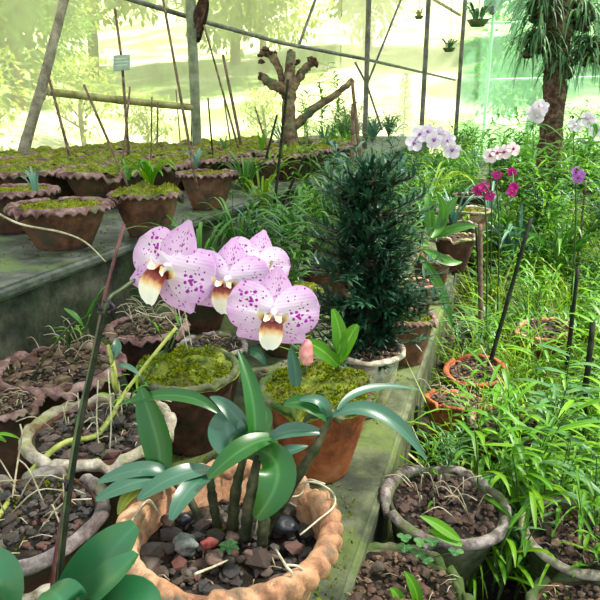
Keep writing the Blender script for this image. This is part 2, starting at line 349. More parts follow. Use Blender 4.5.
# ------------------------------------------------------------------ setting
def quadbox(name, x0, x1, y0, y1, z0, z1, mat, nx=1, ny=1, rough=0.0, bevel=.012):
    """block with a wavy, worn top"""
    import bmesh
    bm = bmesh.new(); bmesh.ops.create_cube(bm, size=1)
    for v in bm.verts: v.co = Vector(((x0 + x1) / 2 + v.co.x * (x1 - x0), (y0 + y1) / 2 + v.co.y * (y1 - y0), (z0 + z1) / 2 + v.co.z * (z1 - z0)))
    for _ in range(ny):
        es = [e for e in bm.edges if abs((e.verts[0].co - e.verts[1].co).y) > .3]
        bmesh.ops.subdivide_edges(bm, edges=es, cuts=1, use_grid_fill=True)
    bmesh.ops.bevel(bm, geom=[e for e in bm.edges if e.calc_face_angle(0) > 1], offset=bevel, segments=3, affect='EDGES')
    for v in bm.verts:
        n = noise.noise(v.co * 3.1); v.co.x += n * rough; v.co.z += noise.noise(v.co * 2.3 + Vector((9, 0, 0))) * rough * .6
    me = bpy.data.meshes.new(name); bm.to_mesh(me); bm.free(); me.materials.append(mat)
    o = bpy.data.objects.new(name, me); COL.objects.link(o); return tag(o, kind='structure')
XE, XU = -.175, -1.25          # right edge of the bench, face of the upper step
quadbox('trim_1', XU - .02, XE, -.6, 11, -.22, 0, M['bench'], 1, 6, .008)
quadbox('wall_left', XU - 2.2, XU - .02, -.6, 11.5, -.22, .262, M['wallc'], 1, 6, .008)
quadbox('trim_2', XU - 2.2, XU + .02, -.6, 11.5, .262, .3, M['walltop'], 1, 6, .008)
g = MB(); n = 60
for i in range(n + 1):
    for j in range(n + 1):
        x = -.25 + 6 * i / n; y = -1 + 13.5 * j / n
        g.v.append((x, y, -.2 + .02 * noise.noise(Vector((x * 4, y * 4, 0))))); g.uv.append((0, 0))
for i in range(n):
    for j in range(n): a = i * (n + 1) + j; g.f.append((a, a + n + 1, a + n + 2, a + 1))
tag(g.build('floor', M['bed']), kind='structure')

# outside ground with a rising bank
g = MB(); n = 50
for i in range(n + 1):
    for j in range(n + 1):
        x = -60 + 110 * i / n; y = -20 + 110 * j / n
        dd = max(0, -x - 9, y - 17); z = -.32 + min(14, dd * .24) + .3 * noise.noise(Vector((x * .15, y * .15, 0))) * min(1, dd * .2)
        g.v.append((x, y, z)); g.uv.append((0, 0))
for i in range(n):
    for j in range(n): a = i * (n + 1) + j; g.f.append((a, a + n + 1, a + n + 2, a + 1))
tag(g.build('outdoor_ground', M['outsoil']), kind='structure')

def net(name, a, b, z0, z1, mat, sag=.04, holes=None):
    a = Vector(a); b = Vector(b); m = MB(); nu, nv = 48, 10; d = (b - a); nn = Vector((-d.y, d.x)).normalized()
    for i in range(nu + 1):
        for j in range(nv + 1):
            p = a + d * (i / nu); z = z0 + (z1 - z0) * j / nv; o = sag * noise.noise(Vector((p.x * 1.2, p.y * 1.2, z * .6)))
            m.v.append((p.x + nn.x * o, p.y + nn.y * o, z)); m.uv.append((i / nu, j / nv))
    for i in range(nu):
        for j in range(nv): q = i * (nv + 1) + j; m.f.append((q, q + nv + 1, q + nv + 2, q + 1))
    return tag(m.build(name, mat), kind='structure')
net('wall_netting_left', (-3.3, -1), (-3.3, 13.0), .25, 3.9, M['net'])
net('wall_netting_far', (-3.3, 13.0), (-.9, 13.0), -.2, 3.9, M['net'])
net('wall_green_netting', (-.9, 13.0), (6, 13.0), -.2, 3.9, M['greennet'], .12)
net('wall_right', (5.8, 13.0), (5.8, -1), -.2, 3.9, M['greennet'], .12)
def roof(name, x0, x1, mat, y0=-1.5, y1=13.2):  # unseen roof netting in panels, densities set to steer the sun
    m = MB(); nu, nv = 12, 30
    for i in range(nu + 1):
        for j in range(nv + 1):
            x = x0 + (x1 - x0) * i / nu; y = y0 + (y1 - y0) * j / nv
            m.v.append((x, y, 3.92 + .06 * noise.noise(Vector((x, y, 0))))); m.uv.append((0, 0))
    for i in range(nu):
        for j in range(nv): q = i * (nv + 1) + j; m.f.append((q, q + nv + 1, q + nv + 2, q + 1))
    tag(m.build(name, mat), kind='structure')
roof('ceiling', -3.4, 1.7, M['roofdense'])
roof('ceiling_light_netting', 1.7, 5.9, M['roofnet'], 2.45)
roof('ceiling_added_shade', 1.7, 5.9, M['nearshade'], -1.5, 2.45)  # unseen panel added to dim and soften sun on the foreground

# ------------------------------------------------------------------ pots
def ring(mb, Rr, z, style, seedv):
    n, m = 168, 14; vs = []; uvs = []; N0 = 36 if style == 'rope' else 30
    o = Vector((seedv * 7.3, seedv * 3.1, 0))
    n = 288 if style == 'rope' else n; m = 20 if style == 'rope' else m
    for i in range(n):
        th = 2 * PI * i / n; wob = 1 + .018 * noise.noise(Vector((math.cos(th), math.sin(th), 0)) * 1.5 + o)
        chip = noise.noise(Vector((math.cos(th) * 3, math.sin(th) * 3, 5)) + o)
        for k in range(m):
            ph = 2 * PI * k / m; c, s = math.cos(ph), math.sin(ph)
            if style == 'rope':
                w, hh = Rr * .105, Rr * .12; f = abs(math.sin(N0 / 2 * th + ph * 1.1)) ** .6; e = 1 + (.5 if c > -.3 else .15) * (f - .78)
                r = Rr * wob - w * .6 + w * c * e; zz = z + hh * s * e
            elif style == 'scallop':
                w, hh = Rr * .12, Rr * .055; f = .5 + .5 * math.cos(N0 * th); out_ = max(0, c)
                r = Rr * wob - w * .6 + w * c * (1 + .16 * f * out_); zz = z + hh * s - out_ * Rr * .085 * f
            else:
                w, hh = Rr * .085, Rr * .075; r = Rr * wob - w * .7 + w * c * (1 + .3 * chip); zz = z + hh * s + .05 * Rr * noise.noise(Vector((math.cos(th) * 2, math.sin(th) * 2, 1)) + o)
            zz -= max(0, -.25 - chip) * .07
            nz = noise.noise(Vector((r * math.cos(th) * 55, r * math.sin(th) * 55, zz * 55))); nz *= .35 if style == 'rope' else 1; zz += .005 * nz; r += .003 * nz
            vs.append(Vector((r * math.cos(th), r * math.sin(th), zz))); uvs.append((i / n, k / m))
    fs = [(i * m + k, ((i + 1) % n) * m + k, ((i + 1) % n) * m + (k + 1) % m, i * m + (k + 1) % m) for i in range(n) for k in range(m)]
    mb.add(vs, fs, uvs)
def lathe(mb, prof, n=48):
    vs = [Vector((r * math.cos(2 * PI * i / n), r * math.sin(2 * PI * i / n), z)) for r, z in prof for i in range(n)]; k = len(prof)
    fs = [(j * n + i, j * n + (i + 1) % n, (j + 1) * n + (i + 1) % n, (j + 1) * n + i) for j in range(k - 1) for i in range(n)]
    mb.add(vs, fs, [(i / n, z) for r, z in prof for i in range(n)])
SEED = [0]
def fill(parent, Rr, z, kind, dome, fine=1.0):
    """soil or moss surface inside the rim, with chips or tufts"""
    SEED[0] += 1; sd = SEED[0] * 1.7; mb = MB(); nr, na = 9, 40
    hf = lambda x, y: z + dome * (1 - ((x * x + y * y) / (Rr * Rr)) ** 1.6) + (.22 if dome else .10) * Rr * noise.noise(Vector((x * 5 / Rr * .5, y * 5 / Rr * .5, sd))) + .05 * Rr * noise.noise(Vector((x * 9 / Rr, y * 9 / Rr, sd)))
    vs = [Vector((0, 0, hf(0, 0)))]
    for i in range(1, nr + 1):
        for k in range(na):
            r = Rr * i / nr; a = 2 * PI * k / na; x, y = r * math.cos(a), r * math.sin(a); vs.append(Vector((x, y, hf(x, y))))
    fs = [(0, 1 + k, 1 + (k + 1) % na) for k in range(na)] + [(1 + (i - 1) * na + k, 1 + i * na + k, 1 + i * na + (k + 1) % na, 1 + (i - 1) * na + (k + 1) % na) for i in range(1, nr) for k in range(na)]
    mb.add(vs, fs)
    moss = kind in ('moss', 'mossbright')
    mb.build('moss' if moss else 'soil', M['moss' if moss else 'soil'], parent)
    t = MB()
    def rp():
        a = R.uniform(0, 2 * PI); r = Rr * math.sqrt(R.random()) * .96; x, y = r * math.cos(a), r * math.sin(a); return x, y, hf(x, y)
    if moss:
        for _ in range(int(2300 * fine)):
            x, y, zz = rp()
            if noise.noise(Vector((x * 22, y * 22, sd + 3))) < -.22: continue
            s = R.uniform(.005, .014) * (1.3 if fine < .6 else 1)
            blade(t, (x, y, zz - .001), (R.uniform(-1, 1), R.uniform(-1, 1), R.uniform(.4, 1.6)), s, s * .4, .3, 2)
        tag(t.build('moss_tufts', M['mosstuft' if kind == 'moss' else 'mossbright'], parent), kind='stuff')
    else:
        if kind != 'red':
            mt_ = MB()
            for _ in range(int(700 * fine)):
                x, y, zz = rp()
                if noise.noise(Vector((x * 13, y * 13, sd + 3))) < .12: continue
                s = R.uniform(.005, .012); blade(mt_, (x, y, zz - .001), (R.uniform(-1, 1), R.uniform(-1, 1), R.uniform(.4, 1.6)), s, s * .4, .3, 2)
            if mt_.v: tag(mt_.build('moss_tufts', M['mosstuft'], parent), kind='stuff')
            tw = MB()
            for _ in range(int(22 * fine)):
                x, y, zz = rp(); a = R.uniform(0, 6.28); l = R.uniform(.01, .035); tube(tw, [(x, y, zz + .004), (x + math.cos(a) * l * .5, y + math.sin(a) * l * .5, zz + .010), (x + math.cos(a) * l, y + math.sin(a) * l, zz + .006)], .0009, 4)
            tag(tw.build('twig_bits', M['drystem'], parent), kind='stuff')
        for _ in range(int(330 * fine)):
            x, y, zz = rp(); s = R.uniform(.003, .010) * Rr / .13 * (1 + 1.6 * R.random() ** 6)
            chunk(t, (x, y, zz + s * .3), s, sq=(1, R.uniform(.5, 1), R.uniform(.35, .7)))
        tag(t.build('potting_chips', M['redchips' if kind == 'red' else 'debris' if kind == 'litter' else 'chips'], parent, smooth=False), kind='stuff')
    return hf
POTS = []
def pot(c, zb, h, Rr, style, body, rim, fl, label, group, dome=0, fine=1.0, taper=.62, tilt=0, depth_=.007, name='terracotta_pot'):
    root = empty(name, (c[0], c[1], zb), R.uniform(0, 6)); tag(root, label, 'pot', group)
    root.rotation_euler[0] = tilt
    b = MB(); Rb = Rr * .9
    prof = [(.001, .002), (Rb * taper * .96, .0), (Rb * taper, .008), (Rb * (taper + .62 * (1 - taper)), h * .55), (Rb * .985, h * .9), (Rb * 1.0, h - .004), (Rb * .93, h - .003), (Rb * .90, h - depth_ - .02), (Rb * .6, h - depth_ - .05)]
    lathe(b, prof); b.build('body', M[body], root)
    r = MB(); ring(r, Rr, h - Rr * .02, style, len(POTS) + 1); r.build('rim', M[rim], root)
    hf = fill(root, Rb * .915, h - depth_, fl, dome, fine) if not dome else fill(root, Rr * (1.03 if Rr < .2 else .93), h - .006, fl, dome, fine)
    POTS.append((root, Vector((c[0], c[1], zb + h - depth_)), Rr)); return root, Vector((c[0], c[1], zb + h - depth_))
BG = 'pots along the mossy bench'; UG = 'moss-topped pots on the upper ledge'; LG = 'pots sunk among the weeds'
MP = P(229, 526, .2)
main_pot, main_soil = pot(MP, 0, .2, .151, 'rope', 'terra', 'terra', 'chips', 'large terracotta pot with thick rope-twist rim in the foreground, holding the glossy orchid', BG, depth_=.045)
def bp(px, py, Rr, h, *a, **k): return pot(P(px, py, h), 0, h, Rr, *a, **k)
bp(58, 366, .15, .17, 'scallop', 'terra_dark', 'rim_pink', 'litter', 'wide scalloped pot of dark litter against the concrete step wall', BG)
bp(100, 428, .132, .2, 'plain', 'terra_dark', 'rim_pale', 'chips', 'pot with lime-whitened broken rim behind the dark stake', BG)
bp(22, 515, .118, .2, 'plain', 'terra_dark', 'rim_grey', 'chips', 'grey-purple rimmed pot of stones at the left edge, lower half', BG)
bp(2, 402, .075, .2, 'scallop', 'terra_dark', 'rim_pink', 'litter', 'small pink scalloped pot cut off by the left edge', BG)
bp(188, 368, .118, .19, 'plain', 'terra_dark', 'mossy_clay', 'moss', 'moss-heaped pot directly beneath the left spotted flower', BG, dome=.02, fine=1.5)
bp(318, 388, .125, .19, 'plain', 'terra_rust', 'mossy_clay', 'moss', 'orange clay pot spilling with yellow moss below the front flower', BG, dome=.02, fine=1.6)
bp(366, 349, .098, .17, 'plain', 'rim_pale', 'rim_pale', 'litter', 'pale rimmed pot holding the dark leafy shrub', BG)
bp(410, 316, .08, .15, 'scallop', 'terra_brown', 'rim_pink', 'moss', 'small crumbling pot on the bench edge with moss and pink rim', BG, fine=.8)
bp(418, 283, .07, .14, 'plain', 'terra_brown', 'terra', 'red', 'small orange pot behind the crumbling mossy one at the bench edge', BG, fine=.5)
bp(432, 258, .085, .17, 'plain', 'terra_dark', 'rim_pink', 'litter', 'pinkish brown pot at the bench edge behind the small orange pot', BG, fine=.5)
bp(456, 236, .10, .17, 'plain', 'terra_dark', 'rim_pale', 'litter', 'tan rimmed pot beside the thick brown stake', BG, fine=.5)
bp(470, 210, .13, .18, 'plain', 'terra', 'rim_pale', 'moss', 'far mossy pot at the end of the bench row under the magenta blooms', BG, fine=.5)
bp(147, 326, .11, .18, 'scallop', 'terra_dark', 'rim_pink', 'litter', 'reddish scalloped pot behind the left flower, near the step wall', BG, fine=.7)
bp(212, 345, .09, .17, 'plain', 'terra_dark', 'rim_grey', 'chips', 'stony pot half hidden behind the middle flower', BG, fine=.7)
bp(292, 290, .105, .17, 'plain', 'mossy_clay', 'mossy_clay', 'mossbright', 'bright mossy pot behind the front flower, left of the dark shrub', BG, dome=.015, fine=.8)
bp(52, 660, .11, .2, 'plain', 'terra_dark', 'rim_pale', 'chips', 'pot at the bottom left corner under the broad grey-green leaves', BG)
hidden = [(-.62, 1.78), (-.98, 1.9), (-.62, 2.3), (-1.0, 2.5), (-.6, 2.85), (-.98, 3.2), (-.55, 3.4), (-.22, 3.35), (-.95, 3.9), (-.5, 4.2), (-.2, 4.6), (-.95, 4.9)]
for i, (x, y) in enumerate(hidden):
    pot((x, y), 0, .17, .125, 'plain', 'terra_dark', 'rim_grey', 'litter', 'brown pot under the strap-leaved plants on the far bench', 'pots under the strap-leaved plants', fine=.25)
# upper ledge
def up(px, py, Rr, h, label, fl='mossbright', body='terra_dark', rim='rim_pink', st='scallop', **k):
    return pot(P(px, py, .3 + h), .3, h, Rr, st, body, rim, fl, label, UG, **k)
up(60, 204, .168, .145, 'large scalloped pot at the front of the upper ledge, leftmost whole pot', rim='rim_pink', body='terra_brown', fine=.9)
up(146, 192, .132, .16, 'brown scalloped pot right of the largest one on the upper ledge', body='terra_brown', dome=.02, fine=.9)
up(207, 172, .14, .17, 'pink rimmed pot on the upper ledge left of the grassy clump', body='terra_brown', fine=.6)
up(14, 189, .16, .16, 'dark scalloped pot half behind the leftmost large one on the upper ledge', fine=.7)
up(255, 160, .16, .16, 'pot on the upper ledge beneath the leafless stump', fine=.4)
rows = [(-1.84, 2.62), (-1.82, 3.03), (-1.80, 3.45), (-1.83, 3.9), (-1.8, 4.35), (-2.22, 2.5), (-2.25, 2.92), (-2.24, 3.36), (-2.2, 3.8), (-2.25, 4.25), (-2.2, 4.7), (-1.4, 4.1), (-1.4, 4.6), (-1.8, 4.85), (-1.4, 5.1), (-1.45, 5.7),
        (-2.66, 2.85), (-2.66, 3.28), (-2.68, 3.72), (-2.65, 4.15), (-2.68, 4.6), (-3.06, 3.3), (-3.05, 3.75), (-3.06, 4.2), (-3.05, 4.65), (-2.2, 5.2), (-1.9, 5.9), (-2.6, 5.2), (-2.4, 5.9)]
proto = {}
for i, (x, y) in enumerate(rows):
    k = i % 3; lb = 'clay pot capped with yellow-green moss in the back rows of the upper ledge'; gg = 'moss-capped pots in the back rows'
    if k not in proto:
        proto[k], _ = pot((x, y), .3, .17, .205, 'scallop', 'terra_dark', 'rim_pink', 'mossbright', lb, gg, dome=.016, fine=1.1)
    else: copy_tree(proto[k], loc=(x + R.uniform(-.02, .02), y + R.uniform(-.02, .02), .3), rz=R.uniform(0, 6))
# lower bed
def lp(px, py, Rr, h, zb, *a, **k): return pot(P(px, py, zb + h), zb, h, Rr, *a, tilt=R.choice((-1, 1)) * R.uniform(.05, .16), **k)
lp(440, 500, .128, .18, -.19, 'plain', 'mossy_clay', 'rim_grey', 'red', 'grey weathered pot just right of the bench, full of red-brown chips', LG)
lp(392, 592, .125, .17, -.19, 'plain', 'mossy_clay', 'mossy_clay', 'litter', 'moss-darkened pot at the bottom edge right of the bench', LG)
lp(452, 402, .085, .14, -.18, 'plain', 'terra_rust', 'terra_rust', 'red', 'rust-red pot below the long leaf tip beside the bench', LG)
lp(548, 328, .105, .13, -.18, 'plain', 'terra_rust', 'terra', 'red', 'round orange pot rim showing in the grass between two dark stakes', LG)
lp(572, 528, .105, .16, -.19, 'plain', 'mossy_clay', 'rim_pale', 'litter', 'tan rimmed pot at lower right under lance leaves', LG)
lp(505, 420, .10, .14, -.18, 'plain', 'terra_rust', 'rim_pink', 'red', 'purplish rimmed pot among weeds right of the rust-red one', LG)
lp(478, 368, .10, .12, -.18, 'plain', 'terra_rust', 'terra_rust', 'litter', 'reddish pot at the foot of the slanting dark stake', LG)
lp(600, 622, .11, .14, -.19, 'plain', 'terra_dark', 'mossy_clay', 'litter', 'pot in the bottom right corner', LG)

# ------------------------------------------------------------------ stones and shards in the main pot
def stone(px, py, zz, r, mat, label, cat='stone', sq=(1, .8, .6), name='stone'):
    p = P(px, py, zz); m = MB(); chunk(m, (0, 0, 0), r, True, sq, .3); o = m.build(name, M[mat]); o.location = p; return tag(o, label, cat, 'stones in the foreground pot')
stone(186, 545, .172, .017, 'stone_grey', 'pale grey stone in the foreground pot, left side', sq=(1, .9, .8))
stone(209, 544, .172, .012, 'stone_red', 'brick-red stone beside the pale grey stone')
stone(232, 538, .17, .012, 'stone_brown', 'brown stone behind the tiny seedling')
stone(214, 560, .17, .012, 'stone_brown', 'dark brown stone between red stone and front rim')
stone(283, 524, .178, .020, 'stone_black', 'smooth black oval pebble at right inside the foreground pot', 'pebble', (1.15, .7, .5), 'pebble')
stone(168, 520, .175, .013, 'stone_brown', 'brown stone against the left inner wall of the foreground pot')
stone(185, 518, .17, .012, 'stone_black', 'blackish stone behind the pale grey stone')
stone(250, 556, .168, .010, 'stone_brown', 'small brown stone right of the seedling')
stone(45, 485, .185, .014, 'stone_grey', 'blue-grey stone in the grey-purple rimmed pot')
stone(22, 500, .185, .012, 'stone_brown', 'brown stone in the grey-purple rimmed pot')
stone(48, 436, .185, .012, 'stone_grey', 'grey pebble in the lime-whitened pot')
# seedling
sd = empty('seedling', P(229, 556, .165)); tag(sd, 'tiny green seedling growing by the front rim of the foreground pot', 'seedling')
m = MB(); tube(m, [(0, 0, 0), (0, 0, .014)], .0012, 5); m.build('stem', M['weed'], sd)
m = MB()
for k in range(6):
    a = k * 1.05; leaf(m, [(0, 0, .012), (.007 * math.cos(a), .007 * math.sin(a), .02), (.015 * math.cos(a), .015 * math.sin(a), .014)], .010, prof='oval', n=5, k=1)
m.build('leaves', M['weed2'], sd)

# ------------------------------------------------------------------ the phalaenopsis with its spike
ph = empty('moth_orchid', P(60, 660, .19)); tag(ph, 'moth orchid with broad grey-green leaves and an arching spray of spotted lilac-white flowers', 'orchid')
inv = -Vector(ph.location)
def pl(mb, name, mat, parent=ph):
    """build with world coordinates under a parent"""
    o = mb.build(name, mat, parent); o.location = -Vector(parent.location) if parent.parent is None else (0, 0, 0); return o
def wl(pts, w, mat, parent, prof='oval', fold=.2, n=14, k=3, up=(0, 0, 1), name='leaf', wave=0, twist=0):
    m = MB(); leaf(m, pts, w, up, fold, prof, n, k, wave, twist); return pl(m, name, mat, parent)
camv = -cf
wl([D(60, 655, .64), D(75, 600, .58), D(100, 560, .56), D(136, 525, .575)], .052, M['phal'], ph, 'oval', .35, up=(.3, -.5, .8))
wl([D(60, 655, .64), D(75, 600, .54), D(110, 585, .53), D(137, 553, .55)], .04, M['phal'], ph, 'oval', .3, up=(-.3, -.4, .9))
wl([D(0, 655, .64), D(10, 610, .58), D(6, 572, .57), D(-20, 556, .6)], .052, M['phal'], ph, 'oval', .3, up=(0, -.45, .9))
wl([D(60, 655, .64), D(80, 615, .52), D(60, 592, .51), D(48, 590, .56)], .04, M['phal'], ph, 'oval', .25, up=(.1, -.3, .9))
wl([D(65, 660, .64), D(95, 618, .56), D(130, 588, .56), D(158, 610, .56)], .055, M['phal'], ph, 'oval', .25, up=(.1, -.35, .9))
wl([D(60, 660, .64), D(30, 640, .5), D(0, 640, .47), D(-30, 660, .48)], .06, M['phal'], ph, 'oval', .25)
sp = catmull([D(62, 655, .63), D(60, 560, .62), D(75, 440, .63), D(95, 350, .64), D(106, 304, .65), D(122, 289, .67), D(150, 272, .70), D(190, 262, .71), D(235, 285, .69), D(275, 322, .65), D(292, 345, .63), D(303, 352, .625)], 6)
m = MB(); tube(m, sp, [.0024, .0022, .0022, .002, .0015], 8); pl(m, 'flower_spike', M['spike'])

def petal_mesh(Lg, W, shape, cup, wave=0.0, nu=16, nv=12, tip=0):
    """in local coords: along +Y, facing +Z"""
    vs = []; uvs = []
    for i in range(nu + 1):
        t = i / nu
        if shape == 'petal': w = W * (t ** .42) * (1 - t ** 2.6) ** .55 * 1.12; w = max(w, .0025 if t < .5 else 0)
        elif shape == 'sepal': w = W * max(.22, math.sin(PI * (t ** .85 * .9 + .09)) ** .95) * (1 if t < .97 else .5)
        for j in range(nv + 1):
            x = (j - nv / 2) / (nv / 2)
            z = -cup * Lg * t * t + .22 * W * (x * x) * math.sin(PI * t) * (1 if cup < 0 else -.6) + wave * W * math.sin(x * 5 + t * 6) * t
            z += -.12 * W * math.exp(-(x * 7) ** 2) * t * (1 - t) * 2
            vs.append(Vector((w * x, Lg * t, z))); uvs.append((x * (w / W if shape == 'petal' else 1), t))
    fs = [(i * (nv + 1) + j, i * (nv + 1) + j + 1, (i + 1) * (nv + 1) + j + 1, (i + 1) * (nv + 1) + j) for i in range(nu) for j in range(nv)]
    return vs, fs, uvs
def flower(px, py, d, size, yaw, pitch_, roll, seed_):
    rr = random.Random(seed_)
    c = D(px, py, d)
    zax = (camv + cr * math.sin(yaw) + Vector((0, 0, 1)) * math.sin(pitch_)).normalized()
    yax = (Vector((0, 0, 1)) - zax * zax.z).normalized(); xax = yax.cross(zax)
    B = Matrix((xax, yax, zax)).transposed() @ Matrix.Rotation(roll, 3, 'Z')
    S = size
    def pc(mb, data, ang, lift=0, tiltx=0):
        rt = Matrix.Rotation(ang, 3, 'Z') @ Matrix.Rotation(tiltx, 3, 'X')
        vs, fs, uvs = data; mb.add([c + B @ (rt @ v + Vector((0, 0, lift))) for v in vs], fs, uvs)
    # column + pedicel
    m = MB()
    tube(m, [c + B @ Vector((0, .002, -.001)), c + B @ Vector((0, .003, .006)) * 1, c + B @ Vector((0, -.001, .012))], [.0042 * S / .04, .0036, .003], 10)
    root = pl(m, 'flower', M['whitep'], ph)
    m = MB(); k = min(sp, key=lambda q: (q - (c - zax * .02)).length)
    tube(m, catmull([k, (k + c - zax * .015) / 2 + Vector((0, 0, .008)), c - zax * .001], 5), .0014, 6); pl(m, 'pedicel', M['spike'], root)
    for ang, w in ((0, .42), (2.25, .44), (-2.25, .44)):
        m = MB(); pc(m, petal_mesh(S * (1.06 if ang == 0 else .98), S * w, 'sepal', .12 * rr.uniform(.4, 1.5)), ang + rr.uniform(-.08, .08), -.0015, rr.uniform(-.12, .1)); pl(m, 'sepal', M['sepal'], root)
    for s in (1, -1):
        m = MB(); pc(m, petal_mesh(S * 1.06, S * .72, 'petal', .12 * rr.uniform(.2, 1.4), .03, 20, 16), s * -1.38 + rr.uniform(-.07, .07), .0008 + .0006 * s, rr.uniform(-.15, .1)); pl(m, 'petal', M['petal'], root)
    # lip: two side lobes and a tapering mid lobe
    m = MB(); q = S / .042
    def lobe(pts, w, up):
        leaf(m, [c + B @ (Vector(p) * q) for p in pts], w * q, B @ Vector(up), .5, 'oval', 8, 3)
    lobe([(0, -.002, .003), (.012, .0, .012), (.007, .002, .018)], .013, (.5, 0, 1)); lobe([(0, -.002, .003), (-.012, .0, .012), (-.007, .002, .018)], .013, (-.5, 0, 1))
    lobe([(0, -.001, .003), (0, -.010, .014), (0, -.022, .009), (.001, -.033, .003)], .022, (0, .2, 1))
    chunk(m, c + B @ Vector((0, -.005, .008)) * 1, .0025 * q, True, (1, 1, .7), .1)
    pl(m, 'lip', M['lip'], root)
    return root
flower(258, 264, .70, .040, .5, .1, -.35, 4)
flower(168, 269, .665, .054, -.36, .1, -.36, 1)
flower(228, 281, .655, .044, -.15, -.1, -.10, 2)
flower(273, 314, .61, .0445, .05, -.12, -.14, 3)
m = MB(); bd = D(306, 354, .622)
for i in range(1): tube(m, catmull([bd + cu * .0145, bd + cu * .010 + cr * .001, bd, bd - cu * .009 + cr * .002, bd - cu * .012 + cr * .003], 4), [.002, .0055, .0078, .0055, .001], 12)
pl(m, 'bud', M['bud'])['label'] = 'closed pink flower bud'
# dark stake with clip
def stake(pts, r, mat, label, group='thin support stakes', name='stake', n=8, rough=.12, knobs=0):
    m = MB(); pp = catmull(pts, 5) if len(pts) > 2 else [Vector(pts[0]).lerp(Vector(pts[1]), i / 8) for i in range(9)]
    tube(m, pp, [r, r * .9, r * .8], n, rough); o = m.build(name, M[mat], origin=Vector(pts[0])); return tag(o, label, 'stake', group)
st = empty('orchid_stake', D(58, 640, .60)); tag(st, 'dark green stake with a purple clip, in front of the left pots', 'stake', 'orchid support stakes')
m = MB(); tube(m, catmull([D(58, 650, .60), D(62, 560, .60), D(78, 440, .61), D(104, 315, .63)], 6), .0024, 8, .06); pl(m, 'rod', M['darkcane'], st)
for q in ((106, 308, .63), (64, 488, .607)):
    m = MB(); c = D(*q)
    for k in range(5 if q[1] < 400 else 2):
        a = k * 1.25; tube(m, [c + cr * .006 * math.cos(a) - cu * .003, c + cr * .010 * math.cos(a) + cu * .006 * math.sin(a), c + cr * .004 * math.cos(a + 1) + cu * .009 * math.sin(a + 1)], .0018, 5)
    pl(m, 'clip', M['clip'], st)
stake([D(52, 640, .63), D(55, 560, .63), D(85, 400, .64), D(104, 300, .65), D(124, 224, .66)], .0022, 'redcane', 'slender red-brown rod leaning beside the dark green stake', 'orchid support stakes')

# ------------------------------------------------------------------ glossy-leaved orchid in the main pot
go = empty('glossy_orchid', (MP.x, MP.y, .15)); tag(go, 'orchid with glossy dark oblong leaves and fleshy canes in the rope-rimmed pot', 'orchid')
def gl(pts, w, mat, prof='oval', fold=.22, up=(0, 0, 1), twist=0):
    return wl([D(*p) for p in pts], w, M[mat], go, prof, fold, 14, 3, up, twist=twist)
b0 = .90
# canes
def cane(pts, r):
    m = MB(); tube(m, catmull([D(*p) for p in pts], 6), r, 10, .08, knob=lambda t: 1 + .12 * math.sin(t * 30)); pl(m, 'cane', M['darkstem'], go)
cane([(262, 540, .90), (290, 488, .88), (314, 450, .87), (331, 415, .87)], [.008, .0085, .007, .004])
cane([(232, 530, .90), (236, 490, .89), (244, 455, .88)], [.009, .008, .005])
cane([(245, 540, .88), (250, 500, .87), (258, 455, .87)], [.009, .009, .005])
cane([(218, 528, .91), (212, 495, .90), (210, 470, .89)], [.007, .007, .004])
cane([(262, 545, .86), (264, 520, .86), (262, 490, .86)], [.008, .008, .004])
cane([(205, 535, .92), (190, 500, .93), (168, 478, .93)], [.006, .006, .003])
gl([(158, 484, .92), (166, 450, .92), (150, 420, .92), (141, 388, .93)], .047, 'glossy', 'oval', .2, (.15, -1, .3))
gl([(218, 412, .91), (195, 392, .91), (160, 390, .92), (118, 405, .94)], .024, 'glossy', 'lance', .3, (0, -.6, .8))
gl([(238, 450, .88), (228, 440, .86), (222, 425, .87), (232, 410, .89)], .055, 'bluesheen', 'round', .12, (0, -.5, .9))
gl([(252, 452, .87), (260, 425, .86), (252, 385, .87), (238, 350, .89)], .034, 'glossy', 'lance', .35, (.8, -.7, .2))
gl([(275, 438, .87), (250, 440, .84), (232, 455, .82), (208, 478, .83)], .034, 'glossy', 'oval', .25, (0, -.5, .9))
gl([(268, 440, .87), (285, 428, .86), (305, 428, .86), (326, 434, .87)], .026, 'bluesheen', 'lance', .3, (0, -.6, .8))
gl([(262, 462, .87), (280, 452, .85), (295, 450, .85), (308, 446, .86)], .02, 'bluesheen', 'lance', .3, (0, -.5, .9))
gl([(258, 450, .87), (288, 456, .83), (282, 488, .81), (256, 518, .82)], .050, 'glossy', 'oval', .2, (.35, -1, .35))
gl([(212, 470, .89), (190, 468, .86), (160, 480, .84), (138, 500, .84)], .030, 'bluesheen', 'oval', .2, (0, -.5, .9))
gl([(212, 474, .89), (195, 480, .85), (182, 495, .82), (171, 520, .81)], .028, 'bluesheen', 'oval', .2, (.2, -.5, .9))
gl([(172, 476, .92), (150, 462, .90), (125, 472, .90), (98, 482, .9)], .026, 'bluesheen', 'oval', .2, (0, -.5, .9))
gl([(170, 482, .92), (150, 474, .89), (125, 484, .88), (96, 500, .88)], .030, 'bluesheen', 'oval', .2, (0, -.5, .9))
gl([(172, 482, .92), (145, 480, .9), (125, 490, .88), (119, 515, .88)], .024, 'yellowl', 'oval', .2, (0, -.5, .9))
gl([(250, 440, .88), (245, 425, .87), (225, 400, .87), (210, 397, .88)], .026, 'bluesheen', 'lance', .2, (0, -.6, .9))
gl([(330, 420, .87), (318, 405, .86), (300, 398, .86), (284, 405, .87)], .026, 'glossy', 'oval', .2, (0, -.6, .9))
gl([(328, 422, .87), (328, 405, .86), (322, 396, .86), (300, 400, .86)], .018, 'bluesheen', 'oval', .2, (0, -.6, .9))
gl([(332, 416, .87), (365, 398, .87), (400, 415, .87), (426, 460, .87)], .028, 'bluesheen', 'lance', .3, (0, -.6, .9))
